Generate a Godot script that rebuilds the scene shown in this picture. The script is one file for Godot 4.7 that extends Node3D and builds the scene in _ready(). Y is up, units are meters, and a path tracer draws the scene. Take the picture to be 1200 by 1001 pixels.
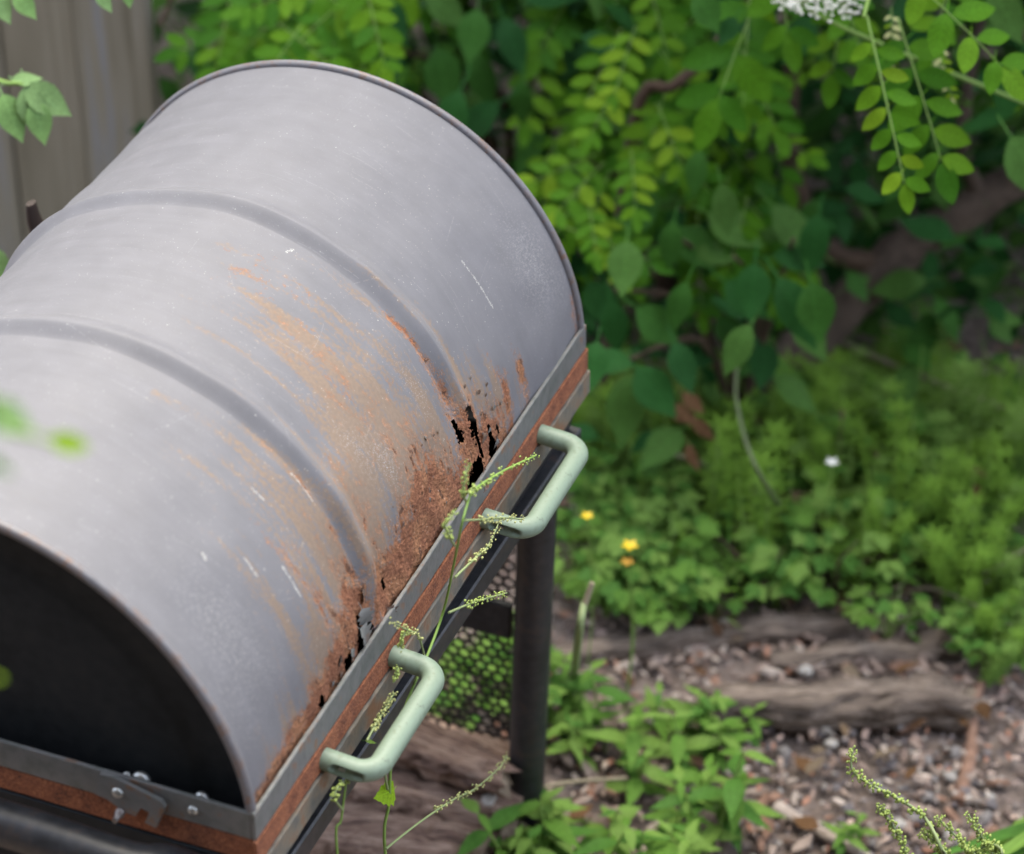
extends Node3D
# A rusted drum barbecue beside a leafy border. Units are metres, y is up, the ground is y = 0.

const CAM := Vector3(1.2344, 2.6312, 2.1183)
const FOCAL := 3421.46          # focal length in pixels of the 1200 x 1001 photograph
const H := 0.75                 # height of the drum's axis
const R := 0.2925               # drum radius
const L := 0.8405               # drum length
const TONE := 0.8                # scale of the base colours written below
const BEAD_A := 0.132
const BEAD_B := -0.125

var cam_basis := Basis.from_euler(Vector3(-0.63568, 0.38392, 0.0))
var rng := RandomNumberGenerator.new()
var M := {}                     # materials
var G := {}                     # shared meshes
var taken := {}

# ---------------------------------------------------------------- helpers
func ray(u: float, v: float) -> Vector3:
	return (cam_basis * Vector3((u - 600.0) / FOCAL, (500.5 - v) / FOCAL, -1.0))

func at(u: float, v: float, depth: float) -> Vector3:
	return CAM + ray(u, v) * depth

func on_ground(u: float, v: float, y := 0.0) -> Vector3:
	var d := ray(u, v)
	return CAM + d * ((y - CAM.y) / d.y)

func on_x(u: float, v: float, x: float) -> Vector3:
	var d := ray(u, v)
	return CAM + d * ((x - CAM.x) / d.x)

func on_z(u: float, v: float, z: float) -> Vector3:
	var d := ray(u, v)
	return CAM + d * ((z - CAM.z) / d.z)

func lin(r: float, g: float, b: float) -> Color:
	return Color(r * TONE, g * TONE, b * TONE).linear_to_srgb()

func rf(a: float, b: float) -> float:
	return rng.randf_range(a, b)

func numbered(called: String) -> String:
	if not taken.has(called):
		taken[called] = 0
		return called
	taken[called] += 1
	return "%s_%03d" % [called, taken[called]]

func thing(called: String, label: String, category: String, where := Vector3.ZERO, group := "") -> Node3D:
	var o := Node3D.new()
	o.name = numbered(called)
	add_child(o)
	o.position = where
	tag(o, label, category, group)
	return o

func tag(o: Node3D, label: String, category: String, group := "") -> void:
	o.set_meta("label", label)
	o.set_meta("category", category)
	if group != "":
		o.set_meta("group", group)

func part(called: String, mesh: Mesh, mat: Material, parent: Node3D, xf := Transform3D.IDENTITY) -> MeshInstance3D:
	var o := MeshInstance3D.new()
	o.name = called
	o.mesh = mesh
	if mat:
		o.material_override = mat
	o.transform = xf
	parent.add_child(o, true)
	return o

func top_mesh(called: String, mesh: Mesh, mat: Material, xf: Transform3D, label: String, category: String, group := "") -> MeshInstance3D:
	var o := part(numbered(called), mesh, mat, self, xf)
	tag(o, label, category, group)
	return o

func structure(called: String, mesh: Mesh, mat: Material, xf := Transform3D.IDENTITY) -> MeshInstance3D:
	var o := part(called, mesh, mat, self, xf)
	o.set_meta("kind", "structure")
	return o

func many(called: String, mesh: Mesh, mat: Material, places: Array, colors: Array, parent: Node3D) -> MultiMeshInstance3D:
	var mm := MultiMesh.new()
	mm.transform_format = MultiMesh.TRANSFORM_3D
	mm.use_colors = not colors.is_empty()
	mm.mesh = mesh
	mm.instance_count = places.size()
	for i in places.size():
		mm.set_instance_transform(i, places[i])
		if mm.use_colors:
			mm.set_instance_color(i, colors[i])
	var o := MultiMeshInstance3D.new()
	o.name = called
	o.multimesh = mm
	o.material_override = mat
	o.set_meta("kind", "stuff")
	parent.add_child(o, true)
	return o

func std(color: Color, rough := 0.7, metal := 0.0) -> StandardMaterial3D:
	var m := StandardMaterial3D.new()
	m.albedo_color = color
	m.roughness = rough
	m.metallic = metal
	return m

# a box with chamfered edges: centre c, size s, bevel b
func bevel_box(s: Vector3, b := 0.0012) -> ArrayMesh:
	var st := SurfaceTool.new()
	st.begin(Mesh.PRIMITIVE_TRIANGLES)
	add_bevel_box(st, Vector3.ZERO, s, b)
	st.generate_normals()
	return st.commit()

func add_bevel_box(st: SurfaceTool, c: Vector3, s: Vector3, b: float) -> void:
	var h := s * 0.5
	b = minf(b, minf(h.x, minf(h.y, h.z)) * 0.6)
	var p := func(ix: int, iy: int, iz: int, ax: int) -> Vector3:
		var v := Vector3(ix * (h.x - b), iy * (h.y - b), iz * (h.z - b))
		v[ax] = [ix, iy, iz][ax] * h[ax]
		return c + v
	st.set_smooth_group(-1)
	for ax in 3:
		var a1 := (ax + 1) % 3
		var a2 := (ax + 2) % 3
		for sg in [-1, 1]:
			var q := []
			for k in [[-1, -1], [1, -1], [1, 1], [-1, 1]]:
				var id := [0, 0, 0]
				id[ax] = sg
				id[a1] = k[0]
				id[a2] = k[1]
				q.append(p.call(id[0], id[1], id[2], ax))
			quad(st, q[0], q[1], q[2], q[3], sg < 0)
	for ax in 3:
		var a1 := (ax + 1) % 3
		var a2 := (ax + 2) % 3
		for s1 in [-1, 1]:
			for s2 in [-1, 1]:
				var e := []
				for k in [[-1, a1], [1, a1], [1, a2], [-1, a2]]:
					var id := [0, 0, 0]
					id[ax] = k[0]
					id[a1] = s1
					id[a2] = s2
					e.append(p.call(id[0], id[1], id[2], k[1]))
				quad(st, e[0], e[1], e[2], e[3], s1 * s2 > 0)
	for sx in [-1, 1]:
		for sy in [-1, 1]:
			for sz in [-1, 1]:
				var a: Vector3 = p.call(sx, sy, sz, 0)
				var d: Vector3 = p.call(sx, sy, sz, 1)
				var e: Vector3 = p.call(sx, sy, sz, 2)
				tri(st, a, d, e, sx * sy * sz < 0)

func tri(st: SurfaceTool, a: Vector3, b: Vector3, c: Vector3, flip := false) -> void:
	st.add_vertex(a)
	st.add_vertex(b if flip else c)
	st.add_vertex(c if flip else b)

func quad(st: SurfaceTool, a: Vector3, b: Vector3, c: Vector3, d: Vector3, flip := false) -> void:
	tri(st, a, b, c, flip)
	tri(st, a, c, d, flip)

# a tube along a list of points with a radius for each; closed ends; fine noise makes it uneven
func add_tube(st: SurfaceTool, pts: Array, radii: Array, sides := 10, squash := 1.0, rough := 0.0, noise: FastNoiseLite = null) -> void:
	var rings := []
	var up := Vector3.UP
	for i in pts.size():
		var a: Vector3 = pts[maxi(i - 1, 0)]
		var b: Vector3 = pts[mini(i + 1, pts.size() - 1)]
		var t := (b - a).normalized()
		if i == 0:
			up = Vector3.UP if absf(t.y) < 0.9 else Vector3.RIGHT
		var side := t.cross(up).normalized()
		up = side.cross(t).normalized()
		var ring := []
		for k in sides:
			var an := TAU * k / sides
			var d := side * cos(an) + up * sin(an) * squash
			var rr: float = radii[i]
			if rough > 0.0:
				var q: Vector3 = pts[i] + d * rr
				rr *= 1.0 + rough * noise.get_noise_3d(q.x * 90.0, q.y * 90.0, q.z * 90.0)
			ring.append(pts[i] + d * rr)
		rings.append(ring)
	st.set_smooth_group(0)
	for i in rings.size() - 1:
		for k in sides:
			var k2 := (k + 1) % sides
			var ta := float(k) / sides
			var tb := float(k + 1) / sides
			var corners := [[rings[i][k], ta, i], [rings[i][k2], tb, i], [rings[i + 1][k2], tb, i + 1], [rings[i + 1][k], ta, i + 1]]
			for n in [0, 1, 2, 0, 2, 3]:
				st.set_uv(Vector2(corners[n][1], float(corners[n][2]) / (rings.size() - 1)))
				st.add_vertex(corners[n][0])
	st.set_smooth_group(-1)
	for e in [0, rings.size() - 1]:
		for k in sides:
			var k2 := (k + 1) % sides
			st.set_uv(Vector2(0.5, 0.5))
			tri(st, pts[e], rings[e][k], rings[e][k2], e == 0)

func tube(pts: Array, radii: Array, sides := 10, squash := 1.0, rough := 0.0, noise: FastNoiseLite = null) -> ArrayMesh:
	var st := SurfaceTool.new()
	st.begin(Mesh.PRIMITIVE_TRIANGLES)
	add_tube(st, pts, radii, sides, squash, rough, noise)
	st.generate_normals()
	return st.commit()

func even(n: int, r: float) -> Array:
	var a := []
	for i in n:
		a.append(r)
	return a

func taper(n: int, r0: float, r1: float) -> Array:
	var a := []
	for i in n:
		a.append(lerpf(r0, r1, float(i) / maxi(n - 1, 1)))
	return a

# points of a smooth curve through the given ones
func smooth(pts: Array, per := 6) -> Array:
	var out := []
	for i in pts.size() - 1:
		var p0: Vector3 = pts[maxi(i - 1, 0)]
		var p3: Vector3 = pts[mini(i + 2, pts.size() - 1)]
		for k in per:
			out.append((pts[i] as Vector3).cubic_interpolate(pts[i + 1], p0, p3, float(k) / per))
	out.append(pts[-1])
	return out

# an outline in x, y given thickness along z, with a front and a back face
func plate(outline: PackedVector2Array, thick: float) -> ArrayMesh:
	var st := SurfaceTool.new()
	st.begin(Mesh.PRIMITIVE_TRIANGLES)
	st.set_smooth_group(-1)
	if not Geometry2D.is_polygon_clockwise(outline):
		outline.reverse()
	var idx := Geometry2D.triangulate_polygon(outline)
	for side in [0, 1]:
		var z := thick * 0.5 if side == 0 else -thick * 0.5
		for i in range(0, idx.size(), 3):
			var a := outline[idx[i]]
			var b := outline[idx[i + 1]]
			var c := outline[idx[i + 2]]
			var cw := (b - a).cross(c - a) < 0.0
			tri(st, Vector3(a.x, a.y, z), Vector3(b.x, b.y, z), Vector3(c.x, c.y, z), cw == (side == 0))
	for i in outline.size():
		var a := outline[i]
		var b := outline[(i + 1) % outline.size()]
		quad(st, Vector3(a.x, a.y, thick * 0.5), Vector3(b.x, b.y, thick * 0.5), Vector3(b.x, b.y, -thick * 0.5), Vector3(a.x, a.y, -thick * 0.5), true)
	st.generate_normals()
	return st.commit()

func noise_of(seed_: int, freq: float, octaves := 4, kind := FastNoiseLite.TYPE_SIMPLEX_SMOOTH) -> FastNoiseLite:
	var n := FastNoiseLite.new()
	n.seed = seed_
	n.frequency = freq
	n.noise_type = kind
	n.fractal_octaves = octaves
	return n

func noise_bytes(seed_: int, freq: float, w: int, h: int, octaves := 4, full_w := 0, full_h := 0) -> PackedByteArray:
	var im := noise_of(seed_, freq, octaves).get_image(w, h)
	im.convert(Image.FORMAT_L8)
	if full_w:
		im.resize(full_w, full_h, Image.INTERPOLATE_CUBIC)
	return im.get_data()

# a colour texture that runs through the given linear colours with noise; repeats seamlessly
func noise_tex(seed_: int, freq: float, stops: Array, size := 512, octaves := 5) -> ImageTexture:
	var im := noise_of(seed_, freq, octaves).get_seamless_image(size, size)
	im.convert(Image.FORMAT_L8)
	var src := im.get_data()
	var big := noise_of(seed_ + 500, freq * 0.16, 3).get_seamless_image(size, size)
	big.convert(Image.FORMAT_L8)
	var wide := big.get_data()
	var lut := []
	for i in 256:
		var t := i / 255.0 * (stops.size() - 1)
		var k := mini(int(t), stops.size() - 2)
		var lc := (stops[k] as Color).lerp(stops[k + 1], t - k)
		lut.append((lc * (1.0 if (stops[2] as Color).r > 0.9 else 0.61)).linear_to_srgb())
	var out := PackedByteArray()
	out.resize(size * size * 3)
	for i in size * size:
		var c: Color = lut[clampi(int((src[i] - 128) * 1.05 + (wide[i] - 128) * 0.65 + 124.0), 0, 255)]
		out[i * 3] = int(c.r * 255.0)
		out[i * 3 + 1] = int(c.g * 255.0)
		out[i * 3 + 2] = int(c.b * 255.0)
	var made := Image.create_from_data(size, size, false, Image.FORMAT_RGB8, out)
	return ImageTexture.create_from_image(made)

func grey_tex(seed_: int, freq: float, size := 512, octaves := 5, stretch := 1) -> ImageTexture:
	var im := noise_of(seed_, freq, octaves).get_seamless_image(size, size / stretch)
	im.convert(Image.FORMAT_L8)
	if stretch > 1:
		im.resize(size, size, Image.INTERPOLATE_CUBIC)
	return ImageTexture.create_from_image(im)

func tri_mat(tex: Texture2D, scale: float, rough: float, relief: Texture2D = null, depth := 0.2, world := true) -> StandardMaterial3D:
	var m := StandardMaterial3D.new()
	m.albedo_texture = tex
	m.roughness = rough
	m.uv1_triplanar = true
	m.uv1_world_triplanar = world
	m.uv1_scale = Vector3.ONE * scale
	if relief:
		m.heightmap_enabled = true
		m.heightmap_texture = relief
		m.heightmap_scale = depth
	return m

# ---------------------------------------------------------------- drum surface
const TW := 1536
const HOLES := [   # [z, degrees, z, degrees, half width in m at start, at end]
	[-0.131, 15.5, -0.132, 12.5, 0.0094, 0.0075], [-0.1285, 20.3, -0.1298, 16.0, 0.0057, 0.0109], [-0.1298, 16.0, -0.1325, 11.4, 0.0109, 0.0070], [-0.1325, 11.4, -0.1355, 8.6, 0.0070, 0.0047],
	[-0.1022, 20.4, -0.1030, 16.6, 0.0037, 0.0052], [-0.1640, 9.6, -0.1655, 7.6, 0.0047, 0.0037], [-0.1655, 6.6, -0.1640, 5.0, 0.0080, 0.0085],
	[-0.1185, 7.4, -0.1120, 4.6, 0.0136, 0.0178], [-0.1636, 11.4, -0.1640, 10.5, 0.0032, 0.0028], [-0.181, 9.2, -0.182, 8.2, 0.0032, 0.0022],
	[0.1655, 10.6, 0.1690, 4.6, 0.0022, 0.0109], [0.152, 7.6, 0.150, 5.4, 0.0032, 0.0070], [0.1075, 10.6, 0.1080, 9.6, 0.0042, 0.0037],
	[0.2010, 5.6, 0.2030, 4.8, 0.0070, 0.0070], [0.2190, 8.8, 0.2200, 8.0, 0.0037, 0.0047], [0.262, 6.2, 0.264, 5.2, 0.0037, 0.0052]]
const RUST := [    # [z, degrees, spread z, spread along the curve, strength]
	[-0.015, 12.0, 0.040, 0.042, 1.0], [0.025, 7.0, 0.055, 0.034, 1.0], [0.075, 5.5, 0.045, 0.030, 1.0], [-0.065, 6.0, 0.040, 0.026, 0.9], [0.115, 9.0, 0.020, 0.032, 0.8],
	[0.06, 12.0, 0.02, 0.03, 0.35],
	[-0.122, 13.0, 0.022, 0.045, 0.95], [-0.150, 8.0, 0.034, 0.032, 0.9], [-0.108, 27.0, 0.007, 0.035, 0.58], [-0.1065, 38.0, 0.0045, 0.030, 0.50], [-0.1055, 45.5, 0.004, 0.022, 0.50],
	[-0.219, 11.5, 0.008, 0.030, 0.85], [-0.262, 11.0, 0.006, 0.026, 0.9], [-0.19, 6.0, 0.02, 0.02, 0.7],
	[0.160, 12.0, 0.016, 0.045, 0.85], [0.190, 10.0, 0.018, 0.040, 0.72], [0.215, 7.0, 0.030, 0.026, 0.8], [0.255, 6.0, 0.030, 0.022, 0.75], [0.31, 5.5, 0.045, 0.014, 0.85], [0.37, 5.0, 0.05, 0.010, 0.8],
	[0.152, 36.0, 0.003, 0.05, 0.42], [0.176, 22.0, 0.006, 0.05, 0.42], [0.22, 22.0, 0.012, 0.05, 0.46], [0.23, 33.0, 0.006, 0.03, 0.45], [-0.41, 8.0, 0.006, 0.03, 0.55],
	[0.012, 47.0, 0.016, 0.05, 0.25], [-0.006, 57.0, 0.010, 0.03, 0.26], [0.02, 33.0, 0.02, 0.06, 0.33], [-0.03, 26.0, 0.02, 0.04, 0.38], [0.10, 25.0, 0.02, 0.05, 0.33],
	[0.418, 55.0, 0.003, 0.05, 0.45], [0.418, 72.0, 0.003, 0.03, 0.48], [0.418, 38.0, 0.003, 0.02, 0.45], [-0.035, 71.0, 0.02, 0.03, 0.27]]
const STAIN := [
	[-0.008, 58.0, 0.018, 0.045, 0.6], [0.005, 46.0, 0.030, 0.080, 0.52], [0.030, 30.0, 0.050, 0.095, 0.72], [-0.02, 30.0, 0.05, 0.09, 0.65], [-0.055, 20.0, 0.045, 0.070, 0.9], [-0.140, 20.0, 0.035, 0.050, 0.8], [-0.20, 14.0, 0.03, 0.04, 0.55],
	[0.175, 27.0, 0.022, 0.090, 0.85], [0.222, 27.0, 0.016, 0.080, 0.75], [0.100, 20.0, 0.050, 0.070, 0.8], [0.240, 14.0, 0.030, 0.050, 0.75], [0.155, 42.0, 0.005, 0.090, 0.6], [0.28, 18.0, 0.012, 0.07, 0.45],
	[-0.035, 71.0, 0.02, 0.03, 0.35], [0.31, 8.0, 0.06, 0.02, 0.6]]
const SPECK := [
	[-0.360, 28.0, 0.035, 0.050, 1.0], [-0.390, 18.0, 0.025, 0.040, 0.7], [-0.33, 18.0, 0.04, 0.05, 0.4], [0.030, 28.0, 0.012, 0.028, 1.0], [0.060, 36.0, 0.010, 0.030, 0.8], [0.045, 31.0, 0.022, 0.03, 0.6],
	[0.350, 36.0, 0.028, 0.060, 0.8], [0.385, 22.0, 0.030, 0.060, 0.6], [0.33, 22.0, 0.03, 0.05, 0.5], [-0.07, 33.0, 0.012, 0.035, 0.8], [-0.03, 88.0, 0.3, 0.12, 0.12], [-0.25, 70.0, 0.1, 0.1, 0.1]]
const SCRATCH := [  # [z, degrees, z, degrees, half width m]
	[-0.258, 41.5, -0.2577, 29.3, 0.0011], [0.2744, 40.4, 0.2751, 36.4, 0.0014], [0.2409, 33.3, 0.2427, 26.6, 0.0013], [0.2027, 47.0, 0.2021, 44.0, 0.0011], [0.153, 43.0, 0.155, 36.5, 0.0009],
	[0.31, 47.0, 0.312, 45.8, 0.0016], [-0.09, 70.5, -0.098, 69.7, 0.0014]]

func field(blobs: Array, n := 384) -> PackedFloat32Array:
	var a := PackedFloat32Array()
	a.resize(n * n)
	for b in blobs:
		var cz: float = (b[0] / L + 0.5) * n
		var ct: float = b[1] / 180.0 * n
		var sz: float = b[2] / L * n
		var ss: float = b[3] / (PI * R) * n
		for j in range(maxi(0, int(ct - 2.6 * ss)), mini(n - 1, int(ct + 2.6 * ss) + 1)):
			for i in range(maxi(0, int(cz - 2.6 * sz)), mini(n - 1, int(cz + 2.6 * sz) + 1)):
				var e := exp(-0.5 * (pow((i - cz) / sz, 2.0) + pow((j - ct) / ss, 2.0))) * float(b[4])
				var k := j * n + i
				a[k] = maxf(a[k], e) + 0.35 * minf(a[k], e)
	return a

func grown(a: PackedFloat32Array, n := 384) -> PackedFloat32Array:
	var im := Image.create_from_data(n, n, false, Image.FORMAT_RF, a.to_byte_array())
	im.resize(TW, TW, Image.INTERPOLATE_BILINEAR)
	return im.get_data().to_float32_array()

func to_line(px: float, py: float, s: Array) -> Vector2:   # distance to a stroke in m, and how far along it
	var a := Vector2(s[0], deg_to_rad(s[1]) * R)
	var b := Vector2(s[2], deg_to_rad(s[3]) * R)
	var p := Vector2(px, py)
	var t := clampf((p - a).dot(b - a) / maxf((b - a).length_squared(), 1e-9), 0.0, 1.0)
	return Vector2(p.distance_to(a.lerp(b, t)), t)

func drum_material() -> StandardMaterial3D:
	var rust_f := grown(field(RUST))
	var stain_f := grown(field(STAIN))
	var speck_f := grown(field(SPECK))
	var fine := noise_bytes(11, 0.09, TW, TW, 4)
	var grit := noise_bytes(12, 0.30, TW, TW, 2)
	var coarse := noise_bytes(13, 0.012, TW, TW, 4)
	var streak := noise_bytes(14, 0.022, TW, TW / 8, 4, TW, TW)
	var scuff := noise_bytes(15, 0.05, TW, TW / 16, 3, TW, TW)
	var flake := noise_bytes(16, 0.035, TW, TW / 2, 5, TW, TW)
	var col := PackedByteArray()
	col.resize(TW * TW * 3)
	var rough := PackedByteArray()
	rough.resize(TW * TW)
	var high := PackedByteArray()
	high.resize(TW * TW)
	var g8 := PackedByteArray()       # linear to sRGB
	g8.resize(1024)
	for i in 1024:
		g8[i] = int(Color(i / 1023.0, 0, 0).linear_to_srgb().r * 255.0)
	for j in TW:
		for i in TW:
			var k := j * TW + i
			var nf := fine[k] / 255.0
			var ng := grit[k] / 255.0
			var nc := coarse[k] / 255.0
			var ns := streak[k] / 255.0
			var nu := scuff[k] / 255.0
			var t := 0.93 + 0.07 * ns + 0.13 * nc + 0.06 * (nu - 0.5) + 0.07 * (nf - 0.5) + 0.04 * (ng - 0.5)
			var r := 0.226 * t
			var g := 0.226 * t
			var b := 0.244 * t
			var ro := 0.58 + 0.16 * (nf - 0.5) + 0.12 * (ns - 0.5)
			var hi := 0.60 + 0.03 * (ng - 0.5)
			var s := stain_f[k]
			if s > 0.02:      # ochre bloom in runs down the curve
				var q := clampf((s + 1.25 * (ns - 0.5) + 0.65 * (nf - 0.5) - 0.34) * 1.9, 0.0, 0.85)
				r = lerpf(r, 0.275 + 0.10 * nf, q)
				g = lerpf(g, 0.205 + 0.07 * nf, q)
				b = lerpf(b, 0.150 + 0.05 * nf, q)
				ro = lerpf(ro, 0.85, q)
			var f := rust_f[k]
			if f > 0.03:
				var fl := flake[k] / 255.0
				var e := f + 0.75 * (fl - 0.5) + 0.45 * (nf - 0.5) + 0.20 * (ns - 0.5)
				if e > 0.30 and e < 0.50 and ng + 1.2 * (e - 0.30) > 0.62:      # orange specks where the paint is going
					r = lerpf(r, 0.38, 0.55)
					g = lerpf(g, 0.19, 0.55)
					b = lerpf(b, 0.115, 0.55)
					ro = 0.9
				if e > 0.40:
					var d := clampf((e - 0.50) * 5.0, 0.0, 1.0)
					var v := 0.45 + 0.85 * nf + 0.5 * (ng - 0.5)
					var w := clampf((nc - 0.35) * 2.4, 0.0, 1.0)
					var ridge := absf(ng - 0.5) * 2.0
					var a := clampf((e - 0.42) * 4.2 + (ng - 0.5) * 1.3 + (fl - 0.5) * 0.5, 0.0, 1.0)
					r = lerpf(r, lerpf(0.46, lerpf(0.36, 0.50, w), d) * v, a)
					g = lerpf(g, lerpf(0.26, lerpf(0.160, 0.245, w), d) * v, a)
					b = lerpf(b, lerpf(0.165, lerpf(0.092, 0.130, w), d) * v, a)
					if fl > 0.68 and nc > 0.52 and e > 0.6:      # old scale, nearly black
						r *= 0.42
						g *= 0.46
						b *= 0.55
					ro = 0.93
					hi = lerpf(0.66, 0.46 + 0.26 * (nf - 0.5) + 0.22 * (ng - 0.5) - 0.06 * ridge, a)
			var sp := speck_f[k]
			if sp > 0.04 and ng + 0.30 * (nf - 0.5) > 0.90 - 0.22 * sp:
				var m := minf(1.0, 0.45 + sp * 0.5)
				r = lerpf(r, 0.50, m)
				g = lerpf(g, 0.50, m)
				b = lerpf(b, 0.51, m)
				hi += 0.04
				ro = 0.8
			elif ng + nf > 1.52 and nc > 0.50:
				r = 0.66
				g = 0.66
				b = 0.62
			col[k * 3] = g8[clampi(int(r * 628.0), 0, 1023)]
			col[k * 3 + 1] = g8[clampi(int(g * 628.0), 0, 1023)]
			col[k * 3 + 2] = g8[clampi(int(b * 628.0), 0, 1023)]
			rough[k] = clampi(int(ro * 255.0), 0, 255)
			high[k] = clampi(int(hi * 255.0), 0, 255)
	for s in SCRATCH:
		var i0 := int((minf(s[0], s[2]) - 0.006) / L * TW + 0.5 * TW)
		var i1 := int((maxf(s[0], s[2]) + 0.006) / L * TW + 0.5 * TW)
		for j in range(int((minf(s[1], s[3]) - 1.0) / 180.0 * TW), int((maxf(s[1], s[3]) + 1.0) / 180.0 * TW)):
			for i in range(i0, i1):
				var k := j * TW + i
				var d := to_line((float(i) / TW - 0.5) * L, float(j) / TW * PI * R, s).x
				if d < s[4] * (2.6 * fine[k] / 255.0 - 0.35) and grit[k] > 112:
					col[k * 3] = 162
					col[k * 3 + 1] = 162
					col[k * 3 + 2] = 158
	# hairline scuffs, mostly round the drum
	for q in 260:
		var x := rf(0.02, 0.98) * TW
		var y := rf(0.12, 0.80) * TW
		var an := PI / 2 + rf(-0.28, 0.28) if q % 4 else rf(0, PI)
		var bend := rf(-0.004, 0.004)
		var much := rf(0.06, 0.30)
		for n in int(rf(14, 110)):
			x += cos(an)
			y += sin(an)
			an += bend
			var k := clampi(int(y), 0, TW - 1) * TW + clampi(int(x), 0, TW - 1)
			if fine[k] > 100:
				for ch in 3:
					col[k * 3 + ch] = int(lerpf(col[k * 3 + ch], 180.0, much * 0.8))
	var m := StandardMaterial3D.new()
	m.albedo_texture = ImageTexture.create_from_image(Image.create_from_data(TW, TW, false, Image.FORMAT_RGB8, col))
	m.roughness_texture = ImageTexture.create_from_image(Image.create_from_data(TW, TW, false, Image.FORMAT_L8, rough))
	m.roughness = 1.0
	m.metallic_specular = 0.32
	m.heightmap_enabled = true
	m.heightmap_texture = ImageTexture.create_from_image(Image.create_from_data(TW, TW, false, Image.FORMAT_L8, high))
	m.heightmap_scale = 0.22
	M.rust_field = rust_f
	return m

func bead(z: float) -> float:      # a pressed hoop: soft rise on the far side, straight fall on the near side
	var h := 0.0
	for c in [BEAD_A, BEAD_B]:
		var d: float = z - c
		if d > -0.024 and d <= 0.0:
			h = 0.0086 * smoothstep(-0.024, 0.0, d)
		elif d > 0.0 and d < 0.018:
			var t := d / 0.018
			h = 0.0086 * (1.0 - (t + 0.35 * (smoothstep(0.0, 1.0, t) - t)))
	return h

func drum_lines() -> Array:
	var zs := []
	var z := -L / 2
	while z < L / 2 - 0.0005:
		zs.append(z)
		z += 0.0009 if (z > -0.187 and z < -0.092) or (z > 0.142 and z < 0.228) else 0.0018 if z > -0.20 and z < 0.275 else 0.004
	zs.append(L / 2)
	var ts := []
	var t := 1.0
	while t < 180.0:
		ts.append(t)
		t += 0.18 if t < 22.0 else 0.3 if t < 27.0 else 0.6 if t < 50.0 else 1.5
	ts.append(180.0)
	return [zs, ts]

func lid_shell_mesh() -> ArrayMesh:
	var lines := drum_lines()
	var zs: Array = lines[0]
	var ts: Array = lines[1]
	var lump := noise_of(21, 26.0, 4)
	var wave := noise_of(22, 5.0, 2)
	var edge := noise_of(23, 260.0, 2)
	var nz := zs.size()
	var pos := PackedVector3Array()
	var uv := PackedVector2Array()
	var idx := PackedInt32Array()
	for t in ts:
		var th := deg_to_rad(t)
		var row := clampi(int(t / 180.0 * TW), 0, TW - 1)
		for z in zs:
			var s := th * R
			var rust: float = minf(1.0, M.rust_field[row * TW + clampi(int((z / L + 0.5) * TW), 0, TW - 1)])
			var sag := clampf((30.0 - t) / 22.0, 0.0, 1.0)
			var r := R + bead(z) * (1.0 - 0.55 * rust * sag) + 0.0042 * wave.get_noise_2d(z, s) * smoothstep(0.0, 0.10, L / 2 - absf(z))
			if rust > 0.3:
				r += (rust - 0.3) * (0.0050 * lump.get_noise_2d(z, s * 0.7) + 0.0012 * edge.get_noise_2d(z, s) - 0.001)
			pos.append(Vector3(r * cos(th), H + r * sin(th), z))
			uv.append(Vector2(z / L + 0.5, t / 180.0))
	for j in ts.size() - 1:
		for i in nz - 1:
			if ts[j] < 22.0 and zs[i] > -0.19 and zs[i] < 0.27:
				var cz: float = 0.5 * (zs[i] + zs[i + 1])
				var ct: float = 0.5 * (ts[j] + ts[j + 1])
				var open := false
				for h in HOLES:
					var d := to_line(cz, deg_to_rad(ct) * R, h)
					if d.x < lerpf(h[4], h[5], d.y) * (1.0 + 0.55 * edge.get_noise_2d(cz * 0.5, ct * 0.0025) + 0.25 * edge.get_noise_2d(cz * 1.6, ct * 0.008)):
						open = true
						break
				if open:
					continue
			var a := j * nz + i
			idx.append_array([a, a + 1, a + nz + 1, a, a + nz + 1, a + nz])
	var arr := []
	arr.resize(Mesh.ARRAY_MAX)
	arr[Mesh.ARRAY_VERTEX] = pos
	arr[Mesh.ARRAY_TEX_UV] = uv
	arr[Mesh.ARRAY_INDEX] = idx
	var am := ArrayMesh.new()
	am.add_surface_from_arrays(Mesh.PRIMITIVE_TRIANGLES, arr)
	var st := SurfaceTool.new()
	st.create_from(am, 0)
	st.generate_normals()
	return st.commit()

# a bar along z whose faces wander a little and whose edges are worn
func worn_bar(size: Vector3, seed_: int, wander: float) -> ArrayMesh:
	var n := noise_of(seed_, 1.0, 3)
	var st := SurfaceTool.new()
	st.begin(Mesh.PRIMITIVE_TRIANGLES)
	var h := size * 0.5
	var b := 0.0008
	var outline := [Vector2(-h.x + b, -h.y), Vector2(h.x - b, -h.y), Vector2(h.x, -h.y + b), Vector2(h.x, h.y - b), Vector2(h.x - b, h.y), Vector2(-h.x + b, h.y), Vector2(-h.x, h.y - b), Vector2(-h.x, -h.y + b)]
	var segs := int(size.z / 0.006)
	var rings := []
	for i in segs + 1:
		var z := -h.z + size.z * i / segs
		var dx := wander * (n.get_noise_1d(z * 5.0) + 0.25 * n.get_noise_1d(z * 60.0 + 9.0))
		var dy := wander * 0.8 * n.get_noise_1d(z * 4.0 + 40.0)
		var ring := []
		for k in 8:
			var o: Vector2 = outline[k]
			ring.append(Vector3(o.x + dx, o.y + dy + 0.0005 * n.get_noise_2d(z * 120.0, k * 7.0), z))
		rings.append(ring)
	st.set_smooth_group(-1)
	for i in segs:
		for k in 8:
			var k2 := (k + 1) % 8
			quad(st, rings[i][k], rings[i][k2], rings[i + 1][k2], rings[i + 1][k], true)
	for e in [0, segs]:
		for k in range(1, 7):
			tri(st, rings[e][0], rings[e][k], rings[e][k + 1], e == 0)
	st.generate_normals()
	return st.commit()

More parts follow.
